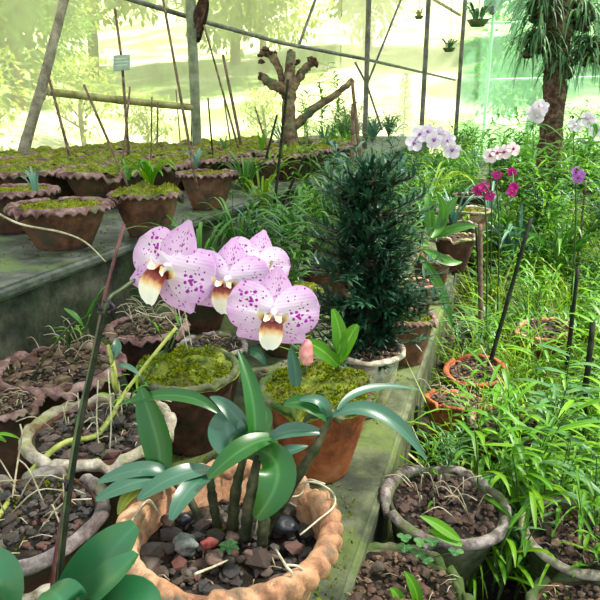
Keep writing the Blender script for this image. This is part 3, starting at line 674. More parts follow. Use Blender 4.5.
gl([(338, 410, .87), (350, 388, .89), (385, 382, .92), (420, 390, .95)], .016, 'bluesheen', 'lance', .3, (0, -.5, .9))
gl([(240, 462, .88), (255, 440, .90), (275, 420, .92), (262, 405, .94)], .026, 'glossy', 'oval', .2, (0, -.8, .5))
# roots over the rim
def droot(pts, z, r=.0018, label=None, parent=None, mat='root'):
    m = MB(); tube(m, catmull([P(x, y, zz if zz is not None else z) for x, y, zz in pts], 5), [r, r * .7], 5, .2); pl(m, 'aerial_root', M[mat], go)
droot([(270, 500, .19), (290, 488, .20), (312, 482, .218), (332, 492, .22), (334, 506, .222), (318, 520, .222), (300, 535, .215)], .2)
droot([(262, 505, .19), (280, 498, .20), (300, 495, .20), (308, 480, .216), (325, 484, .221)], .2)
droot([(276, 550, .19), (286, 566, .222), (292, 575, .215), (284, 590, .19), (284, 600, .17)], .2)
droot([(286, 565, .222), (297, 566, .221), (303, 570, .217)], .2)
droot([(255, 535, .165), (262, 510, .18), (280, 500, .19), (296, 506, .20)], .2)
droot([(130, 540, .222), (128, 556, .205), (150, 580, .19), (170, 590, .19)], .2)
droot([(158, 512, .19), (148, 500, .215), (132, 520, .222)], .2)
droot([(195, 574, .222), (215, 566, .21), (228, 560, .17)], .2)

# ------------------------------------------------------------------ yellow-green canes and roots over left pots
def bent(name, pts, rad, mat, label, cat, leaves=(), lm='strap', lw=.02, group=None):
    root = empty(name, pts[0]); tag(root, label, cat, group); m = MB(); tube(m, catmull(pts, 6), rad, 7, .1); pl(m, 'stem', M[mat], root)
    for q in leaves: wl(q, lw, M[lm], root, 'lance', .25, 8, 2)
    return root
bent('orchid_cane', [P(-5, 522, .2), D(25, 478, 1.0), D(62, 444, 1.03), D(95, 436, 1.08), D(112, 415, 1.12), D(124, 394, 1.16), D(148, 362, 1.18), D(176, 328, 1.2)], [.0035, .005, .005, .0045, .0035, .0035], 'greencane',
     'yellow-green leafless cane arching across the left pots', 'cane')
bent('climbing_stem', [P(30, 380, .18), D(66, 330, 1.32), D(88, 315, 1.3), D(104, 290, 1.28)], [.002, .002, .0015], 'spike', 'thin green stem with narrow leaves rising beside the step wall', 'plant',
     [[D(88, 315, 1.3), D(95, 300, 1.28), D(100, 292, 1.28), D(108, 284, 1.28)], [D(84, 328, 1.3), D(78, 318, 1.29), D(70, 312, 1.29), D(64, 308, 1.3)]], 'strap', .02)
bent('orchid_pseudobulb', [P(118, 395, .2), D(115, 385, 1.12), D(113, 365, 1.13), D(108, 345, 1.14)], [.004, .006, .003], 'greencane', 'pale bulb with bluish leaf in the lime-whitened pot', 'plant',
     [[D(110, 366, 1.13), D(120, 352, 1.12), D(117, 345, 1.13), D(116, 338, 1.14)], [D(112, 368, 1.12), D(120, 362, 1.1), D(132, 368, 1.09), D(140, 376, 1.09)]], 'bluesheen', .02)
bent('twig', [D(-12, 208, 1.5), D(20, 224, 1.5), D(60, 232, 1.48), D(85, 242, 1.46), D(106, 262, 1.45)], [.003, .0026, .0014], 'drystem', 'pale bare twig reaching in from the left edge over the ledge pots', 'twig')
bent('dry_shoot', [P(12, 500, .19), D(18, 460, .98), D(22, 435, .98), D(20, 424, .98)], [.0015, .0013], 'drystem', 'thin forked pale shoot near the left edge', 'shoot',
     [[D(6, 442, .97), D(-4, 436, .97), D(-10, 434, .97), D(-25, 430, .97)], [D(21, 440, .98), D(14, 436, .97), D(0, 432, .96), D(-8, 436, .96)]], 'weed', .014)
for i, (x0, y0, x1, y1) in enumerate([(108, 370, 108, 470), (98, 380, 100, 460), (60, 492, 62, 470), (178, 306, 188, 350), (184, 308, 192, 348), (135, 310, 165, 318), (165, 316, 178, 330), (262, 200, 285, 160)][:7]):
    m = MB(); a = D(x0, y0, 1.06 if x0 < 130 else .74); b = D(x1, y1, 1.06 if x0 < 130 else 1.3)
    if x0 >= 130: a = D(x0, y0, 1.28)
    tube(m, catmull([a, (a + b) / 2 + Vector((R.uniform(-.006, .006), 0, R.uniform(-.004, .004))), b], 4), .0012, 5, .2)
    o = m.build('aerial_root', M['root'], origin=a); tag(o, ['pale root thread hanging over the lime-whitened rim, nearer the stake', 'thin pale root just left of its twin over the lime-whitened pot', 'short pale rootlet at the grey-purple rim', 'scaly white root hanging under the left flower, left of two', 'scaly white root hanging under the left flower, right of two', 'tan dry root lying over the reddish scalloped pot', 'short tan root beside the moss heap'][i], 'root', 'loose pale roots')
# dry stalk tangle in the moss pot behind the left flower
for lbl, (px, py), zz, nn, sp_ in (('tangle of dry tan stalks in the reddish scalloped pot', (150, 322), .17, 26, .09), ('tangle of dry stalks in the wide litter pot', (75, 355), .16, 16, .1), ('dry weed stalks over the rust-red pot', (462, 408), -.04, 26, .1), ('tan root tangle in the lime-whitened pot', (110, 425), .19, 22, .08), ('scattered dry roots in the grey-purple rimmed pot', (25, 512), .19, 14, .07), ('dry stalks in the grey weathered pot beside the bench', (440, 500), -.015, 20, .08), ('red-brown withered stems around the pots right of the bench', (500, 395), -.12, 40, .18)):
    m = MB(); c = P(px, py, zz)
    for _ in range(nn):
        a = c + Vector((R.uniform(-sp_, sp_), R.uniform(-sp_, sp_) * .7, R.uniform(0, .01))); b = a + Vector((R.uniform(-.08, .08), R.uniform(-.05, .05), R.uniform(.01, .06)))
        tube(m, catmull([a, (a + b) / 2 + Vector((0, 0, .02)), b], 3), .0012, 4)
    tag(m.build('dry_stalks', M['drystem'], origin=c), lbl, 'dry stalks', kind='stuff')

# sprout in the yellow moss pot
yp = empty('young_orchid', P(338, 372, .2)); tag(yp, 'young shoot with fresh green leaves in the mossy pot right of the bud', 'plant')
m = MB(); tube(m, catmull([P(338, 372, .195), D(334, 352, 1.2), D(328, 340, 1.2)], 4), [.006, .003], 7); pl(m, 'stem', M['spike'], yp)
for q in ([D(334, 360, 1.2), D(345, 345, 1.19), D(340, 328, 1.19), D(333, 309, 1.2)], [D(340, 362, 1.2), D(345, 345, 1.19), D(352, 332, 1.18), D(358, 325, 1.18)], [D(338, 366, 1.2), D(325, 350, 1.18), D(315, 345, 1.19), D(304, 342, 1.2)]):
    wl(q, .03, M['weed'], yp, 'oval', .2, 10, 2, (0, -.8, .6))
bl = empty('blue_leaf_shoot', P(296, 392, .2)); tag(bl, 'upright blue-green leaf standing in the moss under the pink bud', 'plant')
for q, w in (([D(296, 386, 1.16), D(297, 370, 1.16), D(293, 360, 1.16), D(291, 346, 1.16)], .028), ([D(250, 352, 1.18), D(258, 350, 1.15), D(262, 356, 1.14), D(266, 366, 1.15)], .02)):
    wl(q, w, M['bluesheen'], bl, 'strap', .3, 8, 2, (0, -1, .2))

# ------------------------------------------------------------------ dark conifer shrub
sh = empty('podocarpus_shrub', P(368, 352, .15)); tag(sh, 'dense dark green shrub with narrow leaves in the pale rimmed pot', 'shrub')
base = P(368, 352, .15); m = MB(); lf = MB()
d0 = depth(base); spine = [base, D(368, 300, d0 + .0), D(366, 240, d0), D(372, 168, d0)]
tube(m, catmull(spine, 6), [.011, .008, .003], 8, .2)
for i in range(310):
    t = .06 + .94 * (i / 309); a = catmull(spine, 12)[int(t * 35)]
    wid = .185 * (math.sin(PI * min(1, t * .68 + .20)) ** .7) * R.uniform(.3, 1.05) * (1 + .25 * math.sin(i * .37)); th = R.uniform(0, 2 * PI)
    e = a + Vector((math.cos(th) * wid, math.sin(th) * wid, R.uniform(-.03, .07)))
    tube(m, [a, a.lerp(e, .5) + Vector((0, 0, -.006)), e], [.0025, .001], 4, cap=False)
    for k in range(30):
        s = .2 + .85 * k / 30; p = a.lerp(e, s) + Vector((0, 0, -.024 * s * (1 - s)))
        dr = ((e - a).normalized() + Vector((R.uniform(-1, 1), R.uniform(-1, 1), R.uniform(-.5, .9)))).normalized(); ln = R.uniform(.022, .04)
        leaf(lf, [p, p + dr * ln * .5 + Vector((0, 0, .002)), p + dr * ln], .0085, prof='lance', n=3, k=1)
pl(m, 'branches', M['bark'], sh); pl(lf, 'foliage', M['shrub'], sh)

# ------------------------------------------------------------------ plant generators
def strap_plant(name, loc, n, Lr, w, mat, label, cat='plant', group=None, spread=.6, droop=.5, rz=None, prof='strap'):
    root = empty(name, loc); tag(root, label, cat, group); m = MB()
    for k in range(n):
        a = R.uniform(0, 2 * PI); l = Lr * R.uniform(.6, 1.1); s = spread * R.uniform(.3, 1.2); dx, dy = math.cos(a), math.sin(a)
        leaf(m, [(dx * .01, dy * .01, 0), (dx * l * s * .35, dy * l * s * .35, l * .6), (dx * l * s * .8, dy * l * s * .8, l * (.95 - droop * .3)), (dx * l * s * 1.2, dy * l * s * 1.2, l * (1 - droop * R.uniform(.5, 1.3)))], w * R.uniform(.7, 1.1), prof=prof, n=8, k=1, fold=.4)
    m.build('leaves', M[mat], root); return root
def stem_plant(name, loc, stems, h, ll, lw, mat, label, cat='plant', group=None, lean=.35, stemmat='spike', step=.03):
    root = empty(name, loc); tag(root, label, cat, group); m = MB(); lf = MB()
    for s_ in range(stems):
        a = R.uniform(0, 2 * PI); le = lean * R.uniform(.2, 1.2); hh = h * R.uniform(.65, 1.1); b = Vector((R.uniform(-.02, .02), R.uniform(-.02, .02), 0))
        e = b + Vector((math.cos(a) * le * hh, math.sin(a) * le * hh, hh)); mid = b.lerp(e, .5) + Vector((-math.cos(a) * .05 * hh, -math.sin(a) * .05 * hh, .04 * hh))
        pts = [bez([b, mid, e], i / 8) for i in range(9)]; tube(m, pts, [.0025, .0012], 5, cap=False)
        nl = max(4, int(hh / step))
        for k in range(nl):
            t = .15 + .85 * (k + 1) / nl; p = bez([b, mid, e], t); th = a + (k % 2) * PI + R.uniform(-.7, .7) + 1.4; ln = ll * R.uniform(.6, 1.1) * (1.1 - .4 * abs(t - .6))
            d = Vector((math.cos(th), math.sin(th), R.uniform(.2, .9)))
            leaf(lf, [p, p + d * ln * .45, p + d * ln * .8 + Vector((0, 0, -ln * .08)), p + Vector((d.x, d.y, d.z * .3)) * ln], lw * R.uniform(.7, 1.1), n=6, k=1, fold=.3)
    m.build('stems', M[stemmat], root); lf.build('leaves', M[mat], root); return root

# right bed: weeds as individual plants
WG = 'lance-leaved weeds filling the sunlit bed'
protos = [stem_plant('leafy_weed', (9, 9, 9), 4, .34, .12, .016, 'weed', 'narrow-leaved green weed growing in the right-hand bed', 'weed', WG),
          stem_plant('leafy_weed', (9, 9, 9), 5, .26, .10, .014, 'weed2', 'narrow-leaved green weed growing in the right-hand bed', 'weed', WG, .5),
          stem_plant('leafy_weed', (9, 9, 9), 3, .42, .14, .020, 'weed', 'narrow-leaved green weed growing in the right-hand bed', 'weed', WG, .3),
          strap_plant('leafy_weed', (9, 9, 9), 16, .36, .012, 'weed', 'narrow-leaved green weed growing in the right-hand bed', 'weed', WG, .8, .7, prof='lance')]
used = set(); spots = []
tries = 0
while len(spots) < 170 and tries < 6000:
    tries += 1
    px = R.uniform(425, 640); py = R.uniform(170, 600) if R.random() < .65 else R.uniform(170, 330); p = P(px, py, -.2 if py < 600 else -.1)
    if p.x < XE + .1 or p.y > 5.5: continue
    if py > 430 and px < 455: continue
    if 330 < py < 470 and px < 530 and R.random() < .8: continue
    if any((Vector((c.location.x, c.location.y)) - Vector((p.x, p.y))).length < r_ * .9 for c, _, r_ in POTS) and R.random() < .75: continue
    if any((q - p).length < .07 for q in spots): continue
    spots.append(p); k = R.randrange(4); s = R.uniform(.5, .95) * (.8 if p.y < 1.2 else 1)
    if k not in used: used.add(k); protos[k].location = p; protos[k].rotation_euler[2] = R.uniform(0, 6)
    else: copy_tree(protos[k], loc=p, rz=R.uniform(0, 6), sc=s)
# grass: uncountable
def grassfield(n, xr, yr, Lr, mat, label, nm='grass', cond=None):
    m = MB()
    for _ in range(n):
        x = R.uniform(*xr); y = yr[0] + (yr[1] - yr[0]) * R.random() ** 1.6
        if noise.noise(Vector((x * 2.2, y * 1.6, 4.4))) < -.25 or (cond and not cond(x, y)): continue
        a = R.uniform(0, 2 * PI); s = R.uniform(.3, 1.5)
        blade(m, (x, y, -.21), (math.cos(a) * s, math.sin(a) * s, 1), R.uniform(*Lr), R.uniform(.003, .0075), R.uniform(.1, .55), 5)
    return tag(m.build(nm, M[mat]), label, 'grass', kind='stuff')
okg = lambda x, y: not any((Vector((c.location.x, c.location.y)) - Vector((x, y))).length < r_ for c, _, r_ in POTS)
grassfield(26000, (-.12, 2.6), (1.6, 7.5), (.10, .36), 'grass', 'dense sunlit grass covering the bed right of the bench', cond=okg)
grassfield(1500, (.12, 1.3), (.95, 1.9), (.12, .32), 'grass', 'sparser grass between the pots at lower right', cond=lambda x, y: okg(x, y) and x > .12 + .0)
grassfield(2200, (-.1, 2.0), (1.3, 4), (.30, .55), 'grass', 'long arching grass blades standing over the shorter turf', cond=okg)
grassfield(2600, (-.1, 2.4), (1.1, 5), (.15, .42), 'grassdry', 'dry straw-coloured grass stems scattered through the green', cond=okg)
m = MB()
for _ in range(2600):
    x = R.uniform(-.15, 1.4); y = R.uniform(.5, 3.2); s = R.uniform(.005, .016)
    if not okg(x, y): continue
    chunk(m, (x, y, -.195 + s * .2), s, sq=(1, .7, .35))
tag(m.build('leaf_litter', M['debris'], smooth=False), 'brown leaf litter and clay crumbs on the soil between the sunken pots', 'leaf litter', kind='stuff')
def scatter(n, xr, yr, z, mat, label, nm, sz, cat='leaf litter'):
    m = MB()
    for _ in range(n):
        x = R.uniform(*xr); y = yr[0] + (yr[1] - yr[0]) * R.random() ** 1.5
        if noise.noise(Vector((x * 6, y * 4, z + 2))) < -.05: continue
        s = R.uniform(*sz); chunk(m, (x, y, z + s * .2), s, sq=(1, .7, .3))
    return tag(m.build(nm, M[mat], smooth=False), label, cat, kind='stuff')
scatter(2600, (XU + .03, XE - .12), (.5, 5), .002, 'debris', 'brown leaf litter strewn on the bench between the pots', 'leaf_litter', (.003, .012))
scatter(900, (XU - 2, XU - .05), (1.2, 5), .302, 'debris', 'brown crumbs and leaf bits on the upper ledge', 'leaf_litter', (.003, .01))
def mossy(n, xr, yr, z, label, thr=.05, vert=None):
    m = MB()
    for _ in range(n):
        x = R.uniform(*xr); y = yr[0] + (yr[1] - yr[0]) * R.random() ** 1.4
        if noise.noise(Vector((x * 7, y * 5, z + 8))) < thr: continue
        s = R.uniform(.005, .014); blade(m, (x, y, z), (R.uniform(-1, 1), R.uniform(-1, 1), R.uniform(.3, 1.4)), s, s * .5, .3, 2)
    return tag(m.build('moss', M['mosstuft']), label, 'moss', kind='stuff')
mossy(9000, (XU + .03, XE - .02), (.5, 4.5), .001, 'thin moss patches on the concrete bench')
mossy(6000, (XU - 1.2, XU), (1.1, 4.5), .300, 'thin moss patches on the upper ledge capping')
# tall leafy background plants in the bed
BGG = 'tall leafy plants at the far end of the bed'
tp = [stem_plant('tall_leafy_plant', (9, 9, 9), 9, .62, .17, .03, 'strap', 'tall mixed-green leafy plant massed before the green netting', 'plant', BGG, .4),
      strap_plant('tall_leafy_plant', (9, 9, 9), 34, .62, .03, 'strap', 'tall mixed-green leafy plant massed before the green netting', 'plant', BGG, .6, .5),
      stem_plant('tall_leafy_plant', (9, 9, 9), 9, .7, .13, .022, 'weed', 'tall mixed-green leafy plant massed before the green netting', 'plant', BGG, .5),
      strap_plant('tall_leafy_plant', (9, 9, 9), 30, .5, .022, 'agave', 'tall mixed-green leafy plant massed before the green netting', 'plant', BGG, .8, .5)]
usedt = set(); cnt = 0; cells = []
while cnt < 100:
    y = R.uniform(3.6, 11.5); x = R.uniform(-.1, .35 + y * .36)
    if any((Vector((x, y)) - q).length < .22 for q in cells): continue
    cells.append(Vector((x, y))); cnt += 1; k = R.randrange(4); s = R.uniform(.75, 1.2) * (1 + .02 * y)
    if k not in usedt: usedt.add(k); tp[k].location = (x, y, -.2)
    else: copy_tree(tp[k], loc=(x, y, -.2), rz=R.uniform(0, 6), sc=s)
FB = 'leafy plants massed before the far pale netting'
for i in range(60):
    k = R.randrange(4); y = R.uniform(6.0, 12); x = R.uniform(-3.0, -.3)
    if (x < -1.3 and y < 7) or -1.75 < x < -.85 or x < -2.8: continue
    copy_tree(tp[k], loc=(x, y, 0 if x > -1.2 else .3), rz=R.uniform(0, 6), sc=R.uniform(.6, 1.0), label='mixed-green leafy plant in the mass before the far pale netting', group=FB)
# plants on bench behind the flowers
for i, (px, py, n, l, w, mt, lb) in enumerate([
    (238, 262, 26, .34, .016, 'strap', 'dark narrow-leaved clump on the bench left of centre, below the ledge'),
    (285, 250, 30, .36, .018, 'strap', 'green strap-leaved clump directly behind the flowers'),
    (318, 232, 26, .4, .02, 'strap', 'strap-leaved plant left of the dark shrub'),
    (215, 225, 22, .30, .014, 'weed', 'bright narrow-leaved clump hanging over the ledge corner'),
    (340, 205, 26, .42, .03, 'strap', 'broad strap plant behind the left side of the shrub'),
    (262, 222, 24, .42, .016, 'straplt', 'pale green arching clump below the leafless stump'),
    (395, 200, 30, .44, .036, 'agave', 'blue-green spiky plant behind the top of the dark shrub'),
    (360, 190, 26, .40, .032, 'agave', 'blue-green spiky plant left of the matching one behind the shrub'),
    (300, 200, 30, .5, .018, 'strap', 'tall grassy clump right below the stump branch'),
    (430, 215, 24, .4, .02, 'straplt', 'light green clump right of the shrub top'),
    (440, 185, 30, .45, .024, 'weed', 'leafy clump beneath the far white-violet flowers')]):
    strap_plant('strap_leaved_plant', P(px, py, .15), n, l, w, mt, lb, group='strap-leaved plants behind the flowers', spread=.65)
for i, (px, py, st_, h, ll, lw, mt, lb) in enumerate([
    (262, 262, 7, .26, .07, .016, 'strap', 'short leafy plant with small leaves just above the middle flower'),
    (300, 262, 7, .30, .08, .016, 'weed', 'short leafy plant between the front flower and the shrub'),
    (325, 275, 6, .24, .07, .014, 'strap', 'low leafy plant at the left foot of the shrub'),
    (228, 240, 6, .22, .06, .012, 'weed2', 'small leafed plant under the ledge corner'),
    (400, 262, 6, .30, .12, .022, 'strap', 'leafy plant between shrub and bench edge'),
    (345, 235, 7, .36, .08, .018, 'weed', 'leafy bush tucked left of the shrub crown'),
    (420, 235, 7, .36, .10, .02, 'weed', 'bushy green plant right of the shrub crown'),
    (380, 215, 8, .46, .09, .02, 'agave', 'bluish bush rising over the shrub top'),
    (345, 262, 8, .46, .09, .022, 'agave', 'bluish-green leafy plant at the upper left of the dark shrub'),
    (410, 250, 6, .34, .09, .02, 'agave', 'bluish-green leafy plant at the right of the dark shrub')]):
    stem_plant('leafy_plant', P(px, py, .15), st_, h, ll, lw, mt, lb, group='leafy plants behind the flowers')
for i, (px, py, n, l, w, mt, lb) in enumerate([(246, 192, 26, .30, .016, 'strap', 'green clump sitting on the ledge edge beneath the dark stick'), (285, 180, 26, .32, .016, 'weed', 'grassy clump on the ledge just below the stump'),
    (318, 168, 26, .34, .022, 'strap', 'strap plant on the ledge right of the stump foot'), (268, 186, 18, .26, .014, 'straplt', 'pale wispy clump on the ledge between two green ones'), (345, 158, 26, .4, .022, 'weed', 'leafy clump on the far ledge behind the brown sticks')]):
    strap_plant('strap_leaved_plant', P(px, py, .3), n, l, w, mt, lb, group='strap plants growing on the ledge', spread=.8)
for i, (x, y) in enumerate(hidden):
    k = (0, 1, 2, 3)[i % 4]
    copy_tree(tp[k], loc=(x, y, .15), rz=R.uniform(0, 6), sc=.55, label='leafy green plant in a brown pot on the far bench', group='plants in the far bench pots')
for i in range(34):
    y = R.uniform(3.0, 6.5); x = R.uniform(-.95, -.3)
    copy_tree(tp[i % 4], loc=(x, y, 0), rz=R.uniform(0, 6), sc=R.uniform(.45, .7), label='leafy green plant in a brown pot on the far bench' if False else 'leafy green plant crowding the far half of the bench', group='plants crowding the far bench')
# plants on the upper ledge
for px, py, n, l, w, mt, lb in [(150, 188, 13, .17, .022, 'weed', 'bright green fan of grass in the brown scalloped ledge pot'), (128, 180, 7, .12, .014, 'strap', 'small dark tuft left of the bright green fan'),
                                (36, 192, 6, .13, .012, 'agave', 'grey-green curling tuft in the leftmost large ledge pot'), (196, 168, 12, .17, .012, 'agave', 'greyish arching tuft in the pink rimmed ledge pot'),
                                (262, 152, 10, .2, .012, 'weed', 'grassy tuft at the stump foot'), (225, 152, 8, .15, .012, 'strap', 'thin tuft left of the stump')]:
    strap_plant('grass_tuft', P(px, py, .46), n, l, w, mt, lb, group='tufts on the upper ledge', spread=.9)
for px, py, h, lb in [(322, 142, .55, 'slender leafy stem right of the stump'), (306, 140, .4, 'shorter leafy stem close behind the stump branch'), (338, 138, .45, 'leafy stem at the end of the stump branch')]:
    stem_plant('slender_plant', P(px, py, .45), 2, h * 1.6, .12, .035, 'weed', lb, 'plant', 'leafy stems by the stump', .12)
# leaning bamboo-leaved orchid at the bench edge
lo = empty('leaning_orchid', P(392, 312, .17)); tag(lo, 'leaning orchid with lance leaves, thick pale stem, right of the shrub', 'orchid')
dd = depth(P(392, 312, .17)); m = MB(); tube(m, catmull([P(392, 312, .17), D(405, 275, dd), D(420, 255, dd), D(433, 232, dd)], 5), [.005, .005, .003], 7, .1); pl(m, 'stem', M['greencane'], lo)
for q in ([(430, 240), (432, 222), (428, 205), (427, 192)], [(432, 238), (446, 225), (448, 208), (436, 192)], [(432, 238), (450, 230), (462, 225), (478, 226)], [(428, 245), (410, 238), (402, 232), (395, 222)], [(424, 250), (440, 258), (450, 265), (462, 262)], [(435, 234), (440, 215), (452, 205), (458, 196)], [(420, 256), (436, 275), (448, 300), (452, 330)]):
    wl([D(x, y, dd + R.uniform(-.05, .02)) for x, y in q], .034, M['strap'], lo, 'lance', .25, 10, 2, (0, -.8, .5))

for i, (px, py, zz, lb) in enumerate([(150, 318, .17, 'wispy green seedling in the reddish scalloped pot'), (70, 352, .16, 'wispy green seedling in the wide litter pot'), (120, 412, .2, 'wispy green seedling in the lime-whitened pot'), (172, 352, .2, 'thin green weed on the heaped moss under the left flower'), (400, 308, .16, 'thin green weed in the crumbling pot on the bench edge'), (300, 372, .2, 'thin green weed on the moss left of the pink bud')]):
    stem_plant('seedling', P(px, py, zz), 3, .09, .04, .007, 'weed', lb, 'seedling', 'seedlings in the bench pots', .6, step=.02)
# ------------------------------------------------------------------ stakes
def stk(x0, y0, x1, y1, zb, wpx, mat, label, x2=None, y2=None, dt=0):
    """foot at pixel (x1,y1) on height zb, top at (x0,y0)"""
    b = P(x1, y1, zb); d = depth(b); t = D(x0, y0, d + dt); b2 = b + (b - t).normalized() * .03
    return stake([b2, t], max(.0022, wpx * .5 * d / F), mat, label)
stk(49, 78, 71, 160, .47, 3.2, 'browncane', 'bare cane leaning left, nearest the leaning pole')
stk(84, 85, 126, 182, .47, 3, 'browncane', 'slanting dark cane right of the one by the pole')
stk(130, 87, 122, 168, .47, 2.4, 'browncane', 'thin cane just right of the tag stake')
stk(152, 97, 151, 160, .47, 1.8, 'browncane', 'short thin upright cane, left of a close pair')
stk(158, 102, 157, 150, .47, 2, 'browncane', 'short thin upright cane, right of a close pair')
stk(161, -12, 196, 182, .47, 3.2, 'browncane', 'long dark cane rising past the top edge left of the green post')
stk(176, 90, 180, 140, .47, 1.4, 'browncane', 'very thin cane between the long cane and the green post')
stk(192, 105, 191, 145, .47, 1.4, 'darkcane', 'thin cane standing against the green post')
stk(204, 25, 239, 150, .47, 2.4, 'browncane', 'long thin cane leaning right of the green post')
stk(223, 55, 241, 145, .47, 3.4, 'browncane', 'thicker cane crossing the long thin one by the green post')
stk(208, 98, 213, 158, .47, 2, 'darkcane', 'short cane right beside the green post foot')
stk(224, 100, 232, 152, .47, 1.8, 'browncane', 'short cane under the crossing canes')
stk(255, 107, 268, 150, .47, 2, 'browncane', 'short cane leaning towards the stump from the left')
stk(277, 115, 265, 162, .44, 2.6, 'darkcane', 'dark short stick leaning left at the stump foot')
stk(288, 80, 275, 200, .35, 3.2, 'darkcane', 'long dark stick in front of the stump')
stk(305, 155, 282, 205, .3, 3, 'darkcane', 'dark stick slanting right below the stump')
stk(352, 80, 362, 175, .4, 4, 'browncane', 'brown stick left of a pair behind the shrub')
stk(353, 104, 352, 172, .4, 4.5, 'browncane', 'thick stump-like stick under the branch tip')
stk(346, 160, 344, 240, .15, 2.5, 'darkcane', 'dark stick hidden low left of the shrub')
stk(480, 224, 481, 335, -.1, 5.5, 'browncane', 'thick brown stake at the bench edge beside the tan rimmed pot')
stk(476, 226, 480, 300, -.1, 3, 'darkcane', 'thin dark stake against the thick brown one')
stk(531, 218, 486, 378, -.1, 4.6, 'darkcane', 'long black stake slanting right over the grass')
stk(578, 268, 566, 372, -.1, 4.6, 'darkcane', 'dark stake at right, upper of two on the right edge')
stk(593, 322, 580, 440, -.1, 7, 'darkcane', 'thick black stake at the right edge, lower of two')
stk(586, 180, 577, 270, -.1, 2.6, 'browncane', 'pale brown cane above the right-hand black stake')
stk(520, 60, 548, 130, .2, 2, 'browncane', 'far thin cane left of the fern-covered trunk')
stk(480, 345, 520, 420, -.1, 2, 'drystem', 'pale straw stalk slanting across the bed')
stk(540, 470, 600, 380, 0, 2, 'drystem', 'pale straw stalk rising to the right edge')
# stake with tag
b = P(129, 158, .47); d = depth(b); ts = empty('label_stake', b); tag(ts, 'thin stake carrying a small grey-green plant tag', 'stake', 'thin support stakes')
m = MB(); tube(m, [b - Vector((0, 0, .03)), D(122, 62, d), D(115, 9, d)], .0085, 6, .1); pl(m, 'rod', M['browncane'], ts)
c = D(121.5, 62.5, d - .015); m = MB(); hx, hy = 8.2 * d / F, 7.6 * d / F; rot = .06
vs = []
for dz_ in (0, .006):
    for sx, sy in ((-1, -1), (1, -1), (1, 1), (-1, 1)): vs.append(c + cr * (sx * hx) + cu * (sy * hy + sx * hx * rot) + cf * dz_)
m.add(vs, [(0, 1, 2, 3), (7, 6, 5, 4), (0, 4, 5, 1), (1, 5, 6, 2), (2, 6, 7, 3), (3, 7, 4, 0)]); M['tag'] = surf('faded tag', [(.3, (.2, .27, .22)), (.7, (.3, .38, .32))], 20, .7, .1, .001); tgo = pl(m, 'plant_tag', M['tag'], ts)
for o_ in (tgo,): o_.data.polygons.foreach_set('use_smooth', [False] * 6)
m = MB(); M['tagink'] = surf('faded writing', [(.3, (.5, .56, .5)), (.7, (.6, .64, .58))], 20, .7, .1, .001)
for r_ in range(3):
    x = -.75
    while x < .7:
        w = R.uniform(.08, .22); y = .45 - r_ * .42; p0 = c + cr * (x * hx) + cu * (y * hy + x * hx * rot) - cf * .0006
        m.add([p0, p0 + cr * w * hx, p0 + cr * w * hx + cu * .12 * hy, p0 + cu * .12 * hy], [(0, 1, 2, 3)]); x += w + .07
pl(m, 'faded_lettering', M['tagink'], tgo)

# ------------------------------------------------------------------ structure poles
def pole(pts, r, mat, label, name='pole', cat='pole', rough=.06, group='frame poles', n=12, knob=None):
    m = MB(); pp = []
    for i in range(len(pts) - 1): pp += [Vector(pts[i]).lerp(Vector(pts[i + 1]), k / 12) for k in range(12)]
    pp.append(Vector(pts[-1])); tube(m, pp, r, n, rough, knob=knob); o = m.build(name, M[mat], origin=Vector(pts[0])); return tag(o, label, cat, group)
def vert(px, py0, zb, d, wpx, mat, label, top=3.88, **k):
    b = D(px, py0, d); return pole([(b.x, b.y, zb), (b.x, b.y, top)], wpx * .5 * d / F, mat, label, **k)
vert(197, 140, .29, 5.0, 9.5, 'post', 'thick green post behind the crossing canes')
vert(365, 130, .29, 7.5, 5, 'steel', 'slim grey-green post above the shrub')
vert(422, 120, .0, 9.0, 4.6, 'steel', 'slim post in the background above the white-violet flowers', top=3.88)
vert(457, 115, -.2, 9.5, 4, 'steel', 'slim post carrying the hanging plant, before the green netting')
pole([D(21, 160, 4.0), D(45, 75, 4.0), D(72, -30, 4.0)], [.036, .032, .028], 'pole', 'leaning grey wooden pole at the left')
pole([D(40, 91, 4.15), D(120, 100, 4.6), D(196, 108, 4.93)], .027, 'bamboo', 'horizontal bamboo rail tied between pole and green post', 'bamboo_rail', 'bamboo', n=10, knob=lambda t: 1 + .18 * (abs((t * 5) % 1 - .5) < .04))
m = MB(); c = D(42, 93, 4.07)
for k in range(7):
    pts = [c + cr * (.045 * math.cos(a)) + cu * (.02 * (k - 3) * .4 + .04 * math.sin(a)) + cf * .05 * math.sin(a * .7) for a in [j * PI / 4 for j in range(9)]]
    tube(m, pts, .004, 4)
tag(m.build('rope_lashing', M['drystem'], origin=c), 'grey cord lashed round the leaning pole at the bamboo rail', 'rope')
ca = D(128, -6, 3.9); cb = D(600, 118, 11.5)
pole([D(120, -4, 4.3), D(200, 20.5, 5.0), D(280, 42.5, 6.2), D(365, 59, 7.6), D(455, 80, 11.5)], .019, 'steel', 'long dark pipe sloping away along the netting', 'pipe', 'pipe', n=8)
pole([D(318, -8, 7.0), D(298, 48, 7.0)], .016, 'steel', 'short thin brace slanting down from the top edge above the stump')
pole([D(404, -8, 7.4), D(368, 82, 7.4)], .013, 'steel', 'thin brace slanting down to the slim grey-green post')
pole([D(355, 62, 7.3), D(367, 85, 7.4), D(382, 130, 7.4)], .013, 'steel', 'thin brace sloping right from the slim grey-green post')
pole([D(428, -4, 9.0), D(445, 6, 9.0), D(460, 15, 9.3)], .022, 'drystem', 'dead stick hooked from the top edge to the hanging-plant post', 'stick', 'stick')
